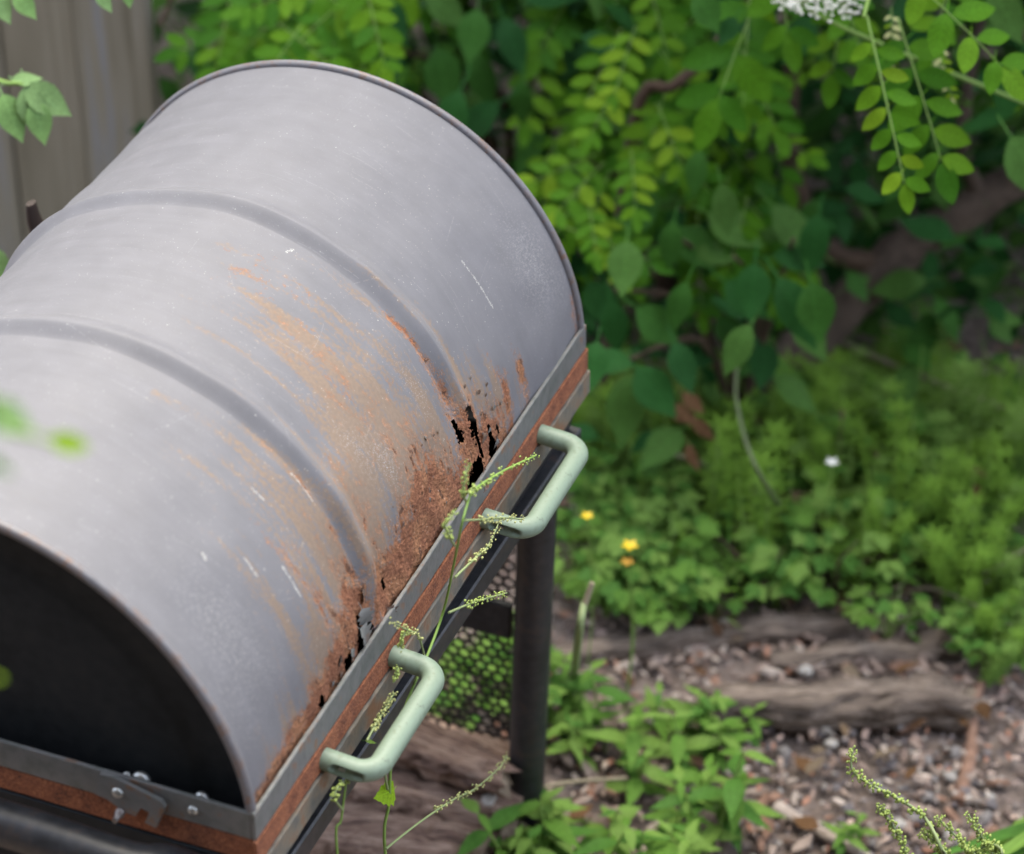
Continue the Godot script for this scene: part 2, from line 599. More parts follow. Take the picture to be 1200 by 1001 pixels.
func arc(r: float, z: float, t0: float, t1: float, n := 72) -> Array:
	var a := []
	for i in n + 1:
		var th := deg_to_rad(lerpf(t0, t1, float(i) / n))
		a.append(Vector3(r * cos(th), H + r * sin(th), z))
	return a

# half disc end with a pressed ring, z outwards
func end_cap_mesh(sg: float) -> ArrayMesh:
	var st := SurfaceTool.new()
	st.begin(Mesh.PRIMITIVE_TRIANGLES)
	st.set_smooth_group(0)
	var rr := [0.0, 0.08, 0.16, 0.222, 0.228, 0.236, 0.244, 0.276, 0.287, 0.2915]
	var dz := [0.0, 0.0, 0.0, 0.0, 0.002, 0.004, 0.004, 0.004, 0.001, -0.004]
	for i in rr.size() - 1:
		for k in 60:
			var a := PI * k / 60.0
			var b := PI * (k + 1) / 60.0
			var p := func(q: float, an: float, d: float) -> Vector3: return Vector3(q * cos(an), H + q * sin(an), sg * (L / 2 - 0.019 - d))
			quad(st, p.call(rr[i], a, dz[i]), p.call(rr[i + 1], a, dz[i + 1]), p.call(rr[i + 1], b, dz[i + 1]), p.call(rr[i], b, dz[i]), sg < 0)
	st.generate_normals()
	return st.commit()

func body_mesh() -> ArrayMesh:
	var st := SurfaceTool.new()
	st.begin(Mesh.PRIMITIVE_TRIANGLES)
	st.set_smooth_group(0)
	var zs := []
	for i in 121:
		zs.append(-L / 2 + L * i / 120.0)
	var p := func(z: float, th: float) -> Vector3:
		var r := R - 0.004 + bead(z)
		return Vector3(r * cos(th), H - 0.012 - r * sin(th), z)
	for i in 120:
		for k in 40:
			var a := PI * k / 40.0
			var b := PI * (k + 1) / 40.0
			quad(st, p.call(zs[i], a), p.call(zs[i + 1], a), p.call(zs[i + 1], b), p.call(zs[i], b), true)
	for sg in [-1.0, 1.0]:
		for k in 40:
			var a := PI * k / 40.0
			var b := PI * (k + 1) / 40.0
			var z: float = sg * (L / 2 - 0.012)
			tri(st, Vector3(0, H - 0.012, z), p.call(z, a), p.call(z, b), sg > 0)
	st.generate_normals()
	return st.commit()

func punched_sheet(w: float, h: float) -> ArrayMesh:     # x, y from the lower left corner; staggered round holes
	var st := SurfaceTool.new()
	st.begin(Mesh.PRIMITIVE_TRIANGLES)
	st.set_smooth_group(-1)
	var pitch := 0.0150
	var rh := 0.0062
	var dy := pitch * 0.866
	var rows := int(h / dy)
	var cols := int(w / pitch)
	for z in [0.0, -0.0015]:
		for j in rows:
			for i in cols:
				var c := Vector2((i + 0.5 + (0.25 if j % 2 else -0.25)) * pitch, (j + 0.5) * dy)
				for k in 12:
					var a := TAU * k / 12.0
					var b := TAU * (k + 1) / 12.0
					var q := func(an: float) -> Vector3:     # the hexagon cell's edge
						var m := fposmod(an + PI / 6.0, PI / 3.0) - PI / 6.0
						var d := pitch * 0.5 / cos(m)
						return Vector3(c.x + d * cos(an), c.y + d * sin(an), z)
					var e := func(an: float) -> Vector3: return Vector3(c.x + rh * cos(an), c.y + rh * sin(an), z)
					quad(st, e.call(a), q.call(a), q.call(b), e.call(b), z < 0.0)
	st.generate_normals()
	return st.commit()

func grab_handle() -> ArrayMesh:
	# a cast handle: two arms out from the bar joined by a grip, with an oval screw pocket sunk in the outer side of each arm
	var w := 0.161
	var out := 0.052
	var rb := 0.021
	var r := 0.0114
	var pts := []
	for i in 34:
		pts.append(Vector3((out - rb) * i / 34.0, 0, -w / 2))
	for c in [[-1.0, -90.0], [1.0, 0.0]]:
		for i in 21:
			var an := deg_to_rad(c[1] + 90.0 * i / 20.0)
			pts.append(Vector3(out - rb + rb * cos(an), 0, c[0] * (w / 2 - rb) + rb * sin(an)))
	for i in range(33, -1, -1):
		pts.append(Vector3((out - rb) * i / 34.0, 0, w / 2))
	var sides := 56
	var st := SurfaceTool.new()
	st.begin(Mesh.PRIMITIVE_TRIANGLES)
	var rings := []
	for i in pts.size():
		var t: Vector3 = (pts[mini(i + 1, pts.size() - 1)] - pts[maxi(i - 1, 0)]).normalized()
		var side := t.cross(Vector3.UP).normalized()
		var ring := []
		for k in sides:
			var an := TAU * k / sides
			var n := side * cos(an) + Vector3.UP * sin(an)
			var q: Vector3 = pts[i] + Vector3(n.x, n.y * 0.94, n.z) * r
			for sg in [1.0, -1.0]:
				var mid := Vector3(0, 0.10, 0.995 * sg)
				if signf(pts[i].z) == sg and absf(pts[i].z) > 0.062:
					var across := acos(clampf(n.dot(mid), -1.0, 1.0)) * r
					var along: float = maxf(0.0, absf(q.x - 0.029) - 0.0125)
					var d := sqrt(across * across + along * along)
					q -= n * 0.0085 * (1.0 - smoothstep(0.0050, 0.0062, d))
			ring.append(q)
		rings.append(ring)
	st.set_smooth_group(0)
	for i in rings.size() - 1:
		for k in sides:
			var k2 := (k + 1) % sides
			quad(st, rings[i][k], rings[i][k2], rings[i + 1][k2], rings[i + 1][k], true)
	st.generate_normals()
	return st.commit()

func build_grill() -> void:
	var g := thing("barrel_grill", "grey oil drum barbecue with rusted lid and two pale green handles", "barbecue")
	var shell := part("lid_shell", lid_shell_mesh(), M.drum, g)
	shell.set_meta("label", "weathered grey half drum lid rusted through along its front edge")
	for sg in [1.0, -1.0]:
		part("end_cap", end_cap_mesh(sg), M.black_paint, shell)
		var rim := arc(R + 0.0005, sg * (L / 2 - 0.002), 0.5, 179.5, 96)
		part("rim", tube(rim, even(rim.size(), 0.0052), 10), M.rim, shell)
	var curl := [blade(0.75, 0.8, 0.1, 0.55, 8, 0.22, 0.3), blade(0.9, 0.7, 0.3, 0.35, 8, 0.3, -0.4), blade(0.6, 0.9, -0.2, 0.8, 8, 0.25)]
	var flaps := [[0.160, 12.0, 0.022, 0.5], [0.172, 9.0, 0.026, 0.7], [0.196, 7.5, 0.020, 0.5], [0.215, 9.0, 0.016, 0.6], [0.222, 6.0, 0.018, 0.4], [0.150, 15.0, 0.018, 0.3], [0.115, 5.6, 0.020, 0.5], [-0.148, 12.0, 0.012, 0.3], [-0.176, 7.0, 0.012, 0.4], [0.24, 6.5, 0.014, 0.4]]
	for i in 46:
		var w: Array = [[-0.17, 0.03], [0.0, 0.07], [0.19, 0.05], [-0.04, 0.08]][i % 4]
		flaps.append([w[0] + rf(-1, 1) * w[1], rf(5.0, 26.0), rf(0.003, 0.007), rf(0.1, 0.4)])
	for f in flaps:
		var th := deg_to_rad(f[1])
		var out := Vector3(cos(th), sin(th), 0)
		var down := Vector3(sin(th), -cos(th), 0)
		var q := out * (R + bead(f[0]) * 0.5 + 0.0006) + Vector3(0, H, f[0])
		part("metal_flap" if f[2] > 0.01 else "paint_flake", curl[rng.randi() % 3], [M.bar, M.flake, M.flake][rng.randi() % 3], shell, frame(q, (down + Vector3(0, 0, rf(-0.7, 0.7)) + out * f[3] * 0.5).normalized(), out + ball(0.3), f[2]))
	# flat bars round the lid, then the rusted bars and the grey flange of the firebox below
	var e := L / 2 + 0.004
	for side in [1.0, -1.0]:
		var o := part("lid_bar", worn_bar(Vector3(0.0042, 0.033, 2 * e), 400, 0.0010), M.bar, shell, Transform3D(Basis(), Vector3(side * 0.2955, H + 0.0095, 0)))
		o.set_meta("label", "flat grey steel bar along the edge of the lid")
		part("rusty_bar", worn_bar(Vector3(0.005, 0.029, 2 * e + 0.004), 401, 0.0009), M.rust_bar, g, Transform3D(Basis(), Vector3(side * 0.2968, H - 0.0222, 0)))
		part("flange", worn_bar(Vector3(0.005, 0.030, 2 * e + 0.006), 402, 0.0012), M.flange, g, Transform3D(Basis(), Vector3(side * 0.2990, H - 0.0532, 0)))
	for side in [1.0, -1.0]:
		part("lid_bar", bevel_box(Vector3(0.5860, 0.033, 0.0042), 0.0007), M.bar, shell, Transform3D(Basis(), Vector3(0, H + 0.0095, side * (e - 0.0021 + 0.0002))))
		part("rusty_bar", bevel_box(Vector3(0.5880, 0.029, 0.005), 0.0006), M.rust_bar, g, Transform3D(Basis(), Vector3(0, H - 0.0222, side * (e - 0.003))))
		part("flange", bevel_box(Vector3(0.5920, 0.030, 0.005), 0.0008), M.black_paint, g, Transform3D(Basis(), Vector3(0, H - 0.0532, side * (e - 0.001))))
	part("firebox", body_mesh(), M.black_paint, g)
	# handles
	var grip := grab_handle()
	var screw := CylinderMesh.new()
	screw.top_radius = 0.0034
	screw.bottom_radius = 0.0034
	screw.height = 0.004
	screw.radial_segments = 12
	for zc in [0.2015, -0.1985]:
		var hd := part("handle", grip, M.sage, g, Transform3D(Basis(Vector3.BACK, -0.10), Vector3(0.2985, H - 0.0265, zc)))
		hd.set_meta("label", "pale sage green grab handle on the rusty bar")
		for sg in [1.0, -1.0]:
			part("screw", screw, M.zinc, hd, Transform3D(Basis(Vector3.RIGHT, PI / 2), Vector3(0.022, -0.001, sg * (0.0805 + 0.0040))))
	# latch hook on the near end, cut from the pixels of its outline on the plane of the end bar
	var zl := e + 0.0052
	var ol := PackedVector2Array()
	for q in [[118, 906], [133, 909.5], [190, 938], [194.5, 945], [184, 969], [171, 962.5], [176, 951], [166, 945.5], [160, 955], [147, 950], [126, 935], [112, 929]]:
		var w := on_z(q[0], q[1], zl)
		ol.append(Vector2(w.x, w.y))
	part("latch_hook", plate(ol, 0.004), M.bar, g, Transform3D(Basis(), Vector3(0, 0, zl)))
	var dome := SphereMesh.new()
	dome.radius = 0.0085
	dome.height = 0.011
	dome.radial_segments = 20
	dome.rings = 10
	for q in [[138, 929, 0.7], [226, 950, 0.62]]:
		var w := on_z(q[0], q[1], zl + 0.002 if q[0] < 200 else e + 0.001)
		part("rivet", dome, M.zinc, g, Transform3D(Basis(Vector3.RIGHT, PI / 2).scaled(Vector3.ONE * q[2]), w))
	for q in [[166, 914, 1.1], [149, 909, 0.5], [237, 936, 0.9]]:
		var w := on_z(q[0], q[1], e - 0.011)
		part("bolt_head", dome, M.zinc, g, Transform3D(Basis(Vector3.RIGHT, PI / 2).scaled(Vector3.ONE * q[2]), w))
	var pin0 := on_z(143, 949, e + 0.004)
	var pin1 := on_z(134, 963, e + 0.020)
	part("pin", tube([pin0, pin0.lerp(pin1, 0.45), pin0.lerp(pin1, 0.5), pin1], [0.0046, 0.0046, 0.0030, 0.0027], 12), M.pin, g)
	# stand
	var rail_y := H - 0.118
	for side in [1.0, -1.0]:
		part("rail", bevel_box(Vector3(0.026, 0.030, 0.84), 0.002), M.stand, g, Transform3D(Basis(Vector3.RIGHT, -0.03), Vector3(side * 0.283, rail_y, 0.0)))
		part("side_sheet", bevel_box(Vector3(0.003, 0.07, 0.83), 0.001), M.stand, g, Transform3D(Basis(Vector3.BACK, side * -0.25), Vector3(side * 0.288, H - 0.088, 0.0)))
	var foot := on_ground(614, 982)
	for s in [[1.0, -1.0], [-1.0, -1.0], [1.0, 1.0], [-1.0, 1.0]]:
		var topp := Vector3(s[0] * 0.258, rail_y - 0.014, s[1] * 0.385)
		var bot := Vector3(s[0] * foot.x, 0.0, s[1] * absf(foot.z))
		part("leg", tube([bot, bot.lerp(topp, 0.5), topp], even(3, 0.0230), 20), M.stand, g)
	for sg in [1.0, -1.0]:
		part("cross_bar", bevel_box(Vector3(0.47, 0.03, 0.03), 0.002), M.stand, g, Transform3D(Basis(), Vector3(0, rail_y - 0.0, sg * 0.385)))
	part("cross_bar", bevel_box(Vector3(0.45, 0.052, 0.012), 0.002), M.stand, g, Transform3D(Basis(), Vector3(0, 0.352, -0.380)))
	part("punched_sheet", punched_sheet(0.46, 0.50), M.stand, g, Transform3D(Basis(), Vector3(-0.23, 0.12, -0.392)))
	# bent tube at the near end
	var a := on_z(-160, 925, 0.485)
	var b := on_z(0, 964, 0.485)
	var c := on_z(150, 1013, 0.485)
	var tp := smooth([Vector3(-0.30, b.y, 0.40), Vector3(-0.27, b.y, 0.485), a + Vector3(-0.1, 0, 0), b, c, c + Vector3(0.03, -0.012, -0.02), Vector3(c.x + 0.055, rail_y + 0.01, 0.40)], 6)
	part("end_tube", tube(tp, even(tp.size(), 0.0215), 20), M.stand, g)
	# hinge strap that sticks out behind the lid
	var h0 := on_x(36, 238, -0.335)
	var h1 := on_x(40, 258, -0.333)
	var h2 := on_x(52, 287, -0.325)
	var h3 := on_x(70, 318, -0.312)
	part("hinge_strap", tube(smooth([h0, h1, h2, h3, Vector3(-0.296, H - 0.03, h3.z - 0.01)], 4), taper(17, 0.008, 0.021), 12, 0.6), M.strap, g)

# ---------------------------------------------------------------- materials
func leaf_texture(seed_: int, pairs: int) -> ImageTexture:     # the blade's own colour: paler midrib and side veins, mottled lamina
	var n := 128
	var fine := noise_bytes(seed_, 0.07, n, n, 4)
	var im := Image.create(n, n, false, Image.FORMAT_RGB8)
	for j in n:
		for i in n:
			var x := absf(i / float(n - 1) - 0.5) * 2.0
			var y := 1.0 - j / float(n - 1)
			var t := 0.74 + 0.22 * fine[j * n + i] / 255.0
			var v := fposmod((y - x * 0.26) * pairs, 1.0)
			if absf(v - 0.5) < 0.07:
				t += 0.08
			if x < 0.035:
				t += 0.14
			im.set_pixel(i, j, Color(minf(t + 0.02, 1.0), minf(t, 1.0), minf(t - 0.04, 1.0)))
	return ImageTexture.create_from_image(im)

func leaf_mat(c: Color, tex: Texture2D, rough := 0.5, through := 0.5) -> StandardMaterial3D:
	var m := std(c, rough)
	m.albedo_texture = tex
	m.metallic_specular = 0.17
	m.backlight_enabled = true
	m.backlight = Color(through * 0.72, through * 0.8, through * 0.25)
	return m

func make_materials() -> void:
	M.drum = drum_material()
	print("drum painted")
	var relief := grey_tex(31, 0.05, 512, 5)
	var grain := grey_tex(32, 0.03, 512, 5, 8)
	M.relief = relief
	M.black_paint = tri_mat(noise_tex(41, 0.02, [Color(0.022, 0.026, 0.029), Color(0.027, 0.032, 0.036), Color(0.031, 0.036, 0.040), Color(0.036, 0.040, 0.043)]), 5.0, 0.62)
	M.black_paint.metallic_specular = 0.25
	M.rim = tri_mat(noise_tex(42, 0.03, [Color(0.17, 0.17, 0.19), Color(0.23, 0.23, 0.25), Color(0.21, 0.20, 0.21), Color(0.26, 0.14, 0.08)]), 7.0, 0.5)
	M.bar = tri_mat(noise_tex(43, 0.02, [Color(0.15, 0.165, 0.155), Color(0.185, 0.195, 0.185), Color(0.21, 0.215, 0.21), Color(0.22, 0.22, 0.215), Color(0.30, 0.17, 0.10)]), 4.0, 0.55, relief, 0.03)
	M.rust_bar = tri_mat(noise_tex(44, 0.055, [Color(0.14, 0.050, 0.026), Color(0.29, 0.098, 0.046), Color(0.42, 0.155, 0.070), Color(0.55, 0.23, 0.11)], 512, 6), 9.0, 0.95, relief, 0.10)
	M.flange = tri_mat(noise_tex(45, 0.014, [Color(0.10, 0.115, 0.105), Color(0.17, 0.17, 0.15), Color(0.26, 0.225, 0.17), Color(0.30, 0.16, 0.085)], 512, 5), 4.0, 0.6, relief, 0.04)
	M.sage = std(lin(0.205, 0.278, 0.205), 0.55)
	M.sage.albedo_texture = noise_tex(46, 0.02, [Color(0.80, 0.78, 0.70), Color(0.93, 0.93, 0.91), Color(0.98, 0.98, 0.98), Color(1, 1, 1), Color(1, 1, 1), Color(1, 1, 1), Color(0.97, 0.97, 0.97), Color(0.50, 0.48, 0.47)], 512, 5)
	M.sage.uv1_triplanar = true
	M.sage.uv1_scale = Vector3.ONE * 12.0
	M.sage_pocket = std(lin(0.25, 0.31, 0.24), 0.6)
	M.flake = tri_mat(noise_tex(49, 0.06, [Color(0.08, 0.05, 0.04), Color(0.20, 0.13, 0.095), Color(0.27, 0.17, 0.11)], 128, 4), 20.0, 0.85)
	M.zinc = std(lin(0.62, 0.64, 0.62), 0.32, 0.85)
	M.pin = tri_mat(noise_tex(47, 0.1, [Color(0.14, 0.07, 0.05), Color(0.32, 0.30, 0.28), Color(0.45, 0.43, 0.42)], 128, 3), 60.0, 0.4)
	M.pin.metallic = 0.6
	M.stand = tri_mat(noise_tex(48, 0.025, [Color(0.012, 0.013, 0.015), Color(0.022, 0.024, 0.028), Color(0.036, 0.038, 0.044), Color(0.07, 0.05, 0.04)], 512, 5), 5.0, 0.42)
	M.strap = std(lin(0.035, 0.020, 0.015), 0.6)
	M.fence = tri_mat(noise_tex(51, 0.012, [Color(0.26, 0.232, 0.155), Color(0.34, 0.305, 0.215), Color(0.395, 0.36, 0.265)], 512, 5), 1.0, 0.9, grain, 0.15)
	M.fence.uv1_scale = Vector3(5.0, 0.35, 5.0)
	M.fence_blue = M.fence.duplicate()
	M.fence_blue.albedo_texture = noise_tex(52, 0.013, [Color(0.25, 0.225, 0.155), Color(0.33, 0.30, 0.215), Color(0.38, 0.35, 0.265), Color(0.35, 0.36, 0.37)], 512, 5)
	M.bark = tri_mat(noise_tex(53, 0.03, [Color(0.075, 0.050, 0.036), Color(0.15, 0.105, 0.075), Color(0.22, 0.16, 0.12)], 256, 5), 8.0, 0.9, relief, 0.3)
	M.twig = tri_mat(noise_tex(54, 0.03, [Color(0.055, 0.030, 0.016), Color(0.10, 0.058, 0.032), Color(0.15, 0.09, 0.05)], 256, 4), 12.0, 0.85)
	M.log_dark = tri_mat(noise_tex(55, 0.02, [Color(0.055, 0.040, 0.031), Color(0.18, 0.135, 0.105), Color(0.36, 0.28, 0.215), Color(0.54, 0.44, 0.35)], 512, 6), 1.0, 0.95, grain, 0.4)
	M.log_dark.uv1_scale = Vector3(1.6, 24.0, 24.0)
	M.log_dark.uv1_world_triplanar = false
	M.log_red = tri_mat(noise_tex(56, 0.02, [Color(0.055, 0.028, 0.022), Color(0.16, 0.090, 0.066), Color(0.34, 0.215, 0.155), Color(0.52, 0.37, 0.28), Color(0.66, 0.51, 0.39)], 512, 6), 1.0, 0.92, grain, 0.4)
	M.log_red.uv1_scale = Vector3(1.6, 24.0, 24.0)
	M.log_red.uv1_world_triplanar = false
	M.log_end = tri_mat(noise_tex(57, 0.03, [Color(0.20, 0.145, 0.095), Color(0.33, 0.25, 0.17), Color(0.40, 0.32, 0.22)], 256, 4), 10.0, 0.9)
	M.soil = tri_mat(noise_tex(58, 0.02, [Color(0.09, 0.068, 0.054), Color(0.20, 0.152, 0.125), Color(0.34, 0.265, 0.22), Color(0.46, 0.37, 0.31)], 1024, 6), 1.6, 0.97, relief, 0.6)
	M.plastic = std(lin(0.018, 0.018, 0.020), 0.6)
	var va := leaf_texture(61, 8)
	var vb := leaf_texture(62, 6)
	M.broad = []
	for c in [[0.032, 0.135, 0.030], [0.055, 0.178, 0.030], [0.026, 0.110, 0.028], [0.092, 0.222, 0.046]]:
		M.broad.append(leaf_mat(lin(c[0], c[1], c[2]), va, 0.55, 0.25))
	M.locust = []
	for c in [[0.090, 0.255, 0.014], [0.138, 0.318, 0.016], [0.056, 0.192, 0.014], [0.205, 0.380, 0.020]]:
		M.locust.append(leaf_mat(lin(c[0], c[1], c[2]), vb, 0.5, 0.42))
	M.weed = []
	for c in [[0.150, 0.325, 0.055], [0.215, 0.390, 0.085], [0.100, 0.255, 0.048]]:
		M.weed.append(leaf_mat(lin(c[0], c[1], c[2]), va, 0.5, 0.5))
	M.pale = leaf_mat(lin(0.27, 0.47, 0.20), va, 0.5, 0.6)
	M.pale2 = leaf_mat(lin(0.25, 0.47, 0.17), va, 0.5, 0.5)
	M.lime = leaf_mat(lin(0.30, 0.52, 0.03), vb, 0.5, 0.7)
	M.fern = leaf_mat(lin(0.21, 0.41, 0.055), vb, 0.6, 0.6)
	M.fern2 = leaf_mat(lin(0.17, 0.41, 0.075), vb, 0.6, 0.6)
	M.mix = leaf_mat(Color.WHITE, vb, 0.5, 0.25)
	M.mix.vertex_color_use_as_albedo = true
	M.stem = std(lin(0.20, 0.34, 0.06), 0.6)
	M.stem_pale = std(lin(0.24, 0.31, 0.13), 0.6)
	M.stem_dull = std(lin(0.115, 0.150, 0.060), 0.7)
	M.straw = std(lin(0.34, 0.29, 0.19), 0.8)
	M.bud = std(lin(0.33, 0.43, 0.10), 0.6)
	M.bud2 = std(lin(0.42, 0.45, 0.17), 0.6)
	M.white = std(lin(0.86, 0.86, 0.76), 0.6)
	M.yellow = std(lin(0.80, 0.55, 0.01), 0.5)
	M.ochre = std(lin(0.55, 0.30, 0.03), 0.6)
	M.dead = []
	for c in [[0.20, 0.115, 0.062], [0.25, 0.18, 0.12], [0.16, 0.095, 0.060], [0.28, 0.225, 0.17]]:
		M.dead.append(leaf_mat(lin(c[0], c[1], c[2]), va, 0.8, 0.2))
	M.chip = []
	for c in [[0.56, 0.44, 0.36], [0.42, 0.31, 0.25], [0.68, 0.57, 0.48], [0.42, 0.245, 0.165], [0.30, 0.23, 0.19]]:
		var m := tri_mat(noise_tex(70 + M.chip.size(), 0.04, [Color(c[0] * 0.55, c[1] * 0.52, c[2] * 0.5), Color(c[0], c[1], c[2]), Color(c[0] * 1.25, c[1] * 1.25, c[2] * 1.25)], 128, 4), 9.0, 0.95)
		M.chip.append(m)
	M.stone = []
	for c in [[0.34, 0.31, 0.29], [0.24, 0.215, 0.215], [0.50, 0.46, 0.41], [0.17, 0.15, 0.15], [0.66, 0.62, 0.56]]:
		M.stone.append(tri_mat(noise_tex(80 + M.stone.size(), 0.05, [Color(c[0] * 0.7, c[1] * 0.7, c[2] * 0.7), Color(c[0], c[1], c[2]), Color(c[0] * 1.15, c[1] * 1.15, c[2] * 1.15)], 128, 4), 14.0, 0.85))
	M.grit = std(Color.WHITE, 0.95)
	M.grit.vertex_color_use_as_albedo = true
	M.timber = tri_mat(noise_tex(90, 0.02, [Color(0.030, 0.022, 0.017), Color(0.045, 0.033, 0.025), Color(0.06, 0.045, 0.034)], 256, 4), 1.2, 0.8)
	M.roofing = std(lin(0.045, 0.043, 0.042), 0.9)

# ---------------------------------------------------------------- plant pieces: a blade of length 1 along -z, its face up (+y)
func blade(w: float, shape: float, fold: float, curl: float, n := 6, jag := 0.0, twist := 0.0) -> ArrayMesh:
	var st := SurfaceTool.new()
	st.begin(Mesh.PRIMITIVE_TRIANGLES)
	add_blade(st, Transform3D.IDENTITY, w, shape, fold, curl, n, jag, twist)
	if w > 0.2:      # its stalk
		for q in [[-0.012, 0.0], [0.012, 0.0], [0.010, 0.34], [-0.012, 0.0], [0.010, 0.34], [-0.010, 0.34]]:
			st.set_uv(Vector2(0.5, 0.5))
			st.add_vertex(Vector3(q[0], -0.30 * q[1] - 0.001, q[1]))
	st.generate_normals()
	return st.commit()

func add_blade(st: SurfaceTool, xf: Transform3D, w: float, shape: float, fold: float, curl: float, n := 6, jag := 0.0, twist := 0.0) -> void:
	st.set_smooth_group(0)
	var rows := []
	for i in n + 1:
		var t := float(i) / n
		var hw := 0.5 * w * pow(sin(PI * pow(t, shape)), 0.72 if shape > 0.9 else 0.95 + 0.25 * t) * (1.0 - 0.18 * t)
		if i == 0 or i == n:
			hw = 0.0
		elif jag > 0.0:
			hw *= 1.0 + (jag if i % 2 else -jag)
		var y := -curl * t * t + 0.02 * sin(t * 7.0)
		var tw := twist * t
		var s := Vector3(cos(tw), sin(tw), 0)
		rows.append([Vector3(0, y, -t) - s * hw + Vector3(0, fold * hw, 0), Vector3(0, y, -t), Vector3(0, y, -t) + s * hw + Vector3(0, fold * hw * 0.8, 0), t])
	for i in n:
		for k in 2:
			var a: Vector3 = rows[i][k]
			var b: Vector3 = rows[i][k + 1]
			var c: Vector3 = rows[i + 1][k + 1]
			var d: Vector3 = rows[i + 1][k]
			var ua := Vector2(k * 0.5, 1.0 - rows[i][3])
			var ub := Vector2(k * 0.5 + 0.5, 1.0 - rows[i][3])
			var uc := Vector2(k * 0.5 + 0.5, 1.0 - rows[i + 1][3])
			var ud := Vector2(k * 0.5, 1.0 - rows[i + 1][3])
			for q in [[a, ua], [c, uc], [b, ub], [a, ua], [d, ud], [c, uc]]:
				st.set_uv(q[1])
				st.add_vertex(xf * (q[0] as Vector3))

# a frame for a blade: where, where its tip points, which way its face looks, how long
func frame(where: Vector3, dir: Vector3, face: Vector3, length: float) -> Transform3D:
	var z := -dir.normalized()
	var x := face.cross(z)
	if x.length() < 0.05:
		x = Vector3.UP.cross(z) + Vector3(0.01, 0, 0.02)
	x = x.normalized()
	var y := z.cross(x).normalized()
	return Transform3D(Basis(x, y, z).scaled(Vector3.ONE * length) if false else Basis(x * length, y * length, z * length), where)

func ball(v: float) -> Vector3:
	return Vector3(rf(-v, v), rf(-v, v), rf(-v, v))

func make_pieces() -> void:
	G.ovate = [blade(0.62, 0.84, 0.16, 0.12, 11, 0.012), blade(0.56, 0.87, 0.10, 0.22, 11, 0.012, 0.25), blade(0.66, 0.82, 0.20, 0.05, 11, 0.012, -0.2), blade(0.52, 0.88, 0.14, 0.34, 11, 0.012)]
	G.oval = [blade(0.56, 0.98, 0.14, 0.06, 8), blade(0.52, 1.02, 0.2, 0.14, 8, 0.0, 0.2), blade(0.60, 0.95, 0.08, 0.1, 8, 0.0, -0.15)]
	G.lance = [blade(0.36, 0.74, 0.2, 0.2, 7, 0.03), blade(0.42, 0.78, 0.14, 0.3, 7, 0.03, 0.2), blade(0.38, 0.70, 0.26, 0.12, 7, 0.03, -0.2)]
	G.jagged = [blade(0.80, 0.66, 0.16, 0.16, 11, 0.14), blade(0.88, 0.72, 0.10, 0.25, 11, 0.16, 0.2)]
	G.grass = [blade(0.035, 0.6, 0.6, 0.35, 8), blade(0.028, 0.6, 0.6, 0.6, 8, 0.0, 0.4)]
	# pinnate leaf of a locust: a stalk with paired leaflets
	G.stalk = tube([Vector3(0, 0, 0), Vector3(0, 0.012, -0.35), Vector3(0, 0, -0.7), Vector3(0, -0.04, -0.97)], [0.0065, 0.0055, 0.0045, 0.003], 6)
	# joined versions for the mass behind
	var st := SurfaceTool.new()
	st.begin(Mesh.PRIMITIVE_TRIANGLES)
	for q in pinnate_spots(6, 0.27):
		add_blade(st, q, 0.46, 0.92, 0.14, 0.08, 4)
	st.generate_normals()
	G.pinnate_joined = st.commit()
	# fern frond: a curved rib with many narrow pinnae, joined
	var sf := SurfaceTool.new()
	sf.begin(Mesh.PRIMITIVE_TRIANGLES)
	for i in 20:
		var t := (i + 1.0) / 21.0
		var where := Vector3(0, 0.35 * t - 0.55 * t * t, -t)
		var l := 0.26 * pow(sin(PI * pow(t, 0.62)), 0.8) + 0.01
		for s in [-1.0, 1.0]:
			add_blade(sf, frame(where, Vector3(s, -0.12, -0.38), Vector3.UP, l), 0.24, 0.7, 0.1, 0.15, 4, 0.2)
	add_blade(sf, frame(Vector3(0, 0.35 * 0.9 - 0.55 * 0.81, -0.9), Vector3(0, -0.5, -1), Vector3.UP, 0.12), 0.3, 0.7, 0.1, 0.1, 4)
	sf.generate_normals()
	G.frond = sf.commit()
	G.frond_rib = tube(smooth([Vector3.ZERO, Vector3(0, 0.35 * 0.4 - 0.55 * 0.16, -0.4), Vector3(0, 0.35 * 0.7 - 0.55 * 0.49, -0.7), Vector3(0, -0.2, -1.0)], 3), taper(10, 0.012, 0.004), 5)
	# goosegrass: an upright stem with whorls of narrow leaves, joined because they are too small to pick apart
	G.whorls = []
	for v in 3:
		var sw := SurfaceTool.new()
		sw.begin(Mesh.PRIMITIVE_TRIANGLES)
		for b in 3:
			var lean := Vector3(rf(-0.5, 0.5), 1.0, rf(-0.5, 0.5)).normalized()
			for i in 7:
				var where := lean * (0.12 + 0.14 * i)
				var l := 0.20 * (1.0 - 0.06 * i)
				for k in 6:
					var an := TAU * k / 6.0 + i * 0.5
					add_blade(sw, frame(where, Vector3(cos(an), 0.45, sin(an)), Vector3.UP, l), 0.24, 0.9, 0.1, 0.15, 3)
		sw.generate_normals()
		G.whorls.append(sw.commit())
	G.bud = SphereMesh.new()
	G.bud.radius = 0.5
	G.bud.height = 1.0
	G.bud.radial_segments = 8
	G.bud.rings = 4

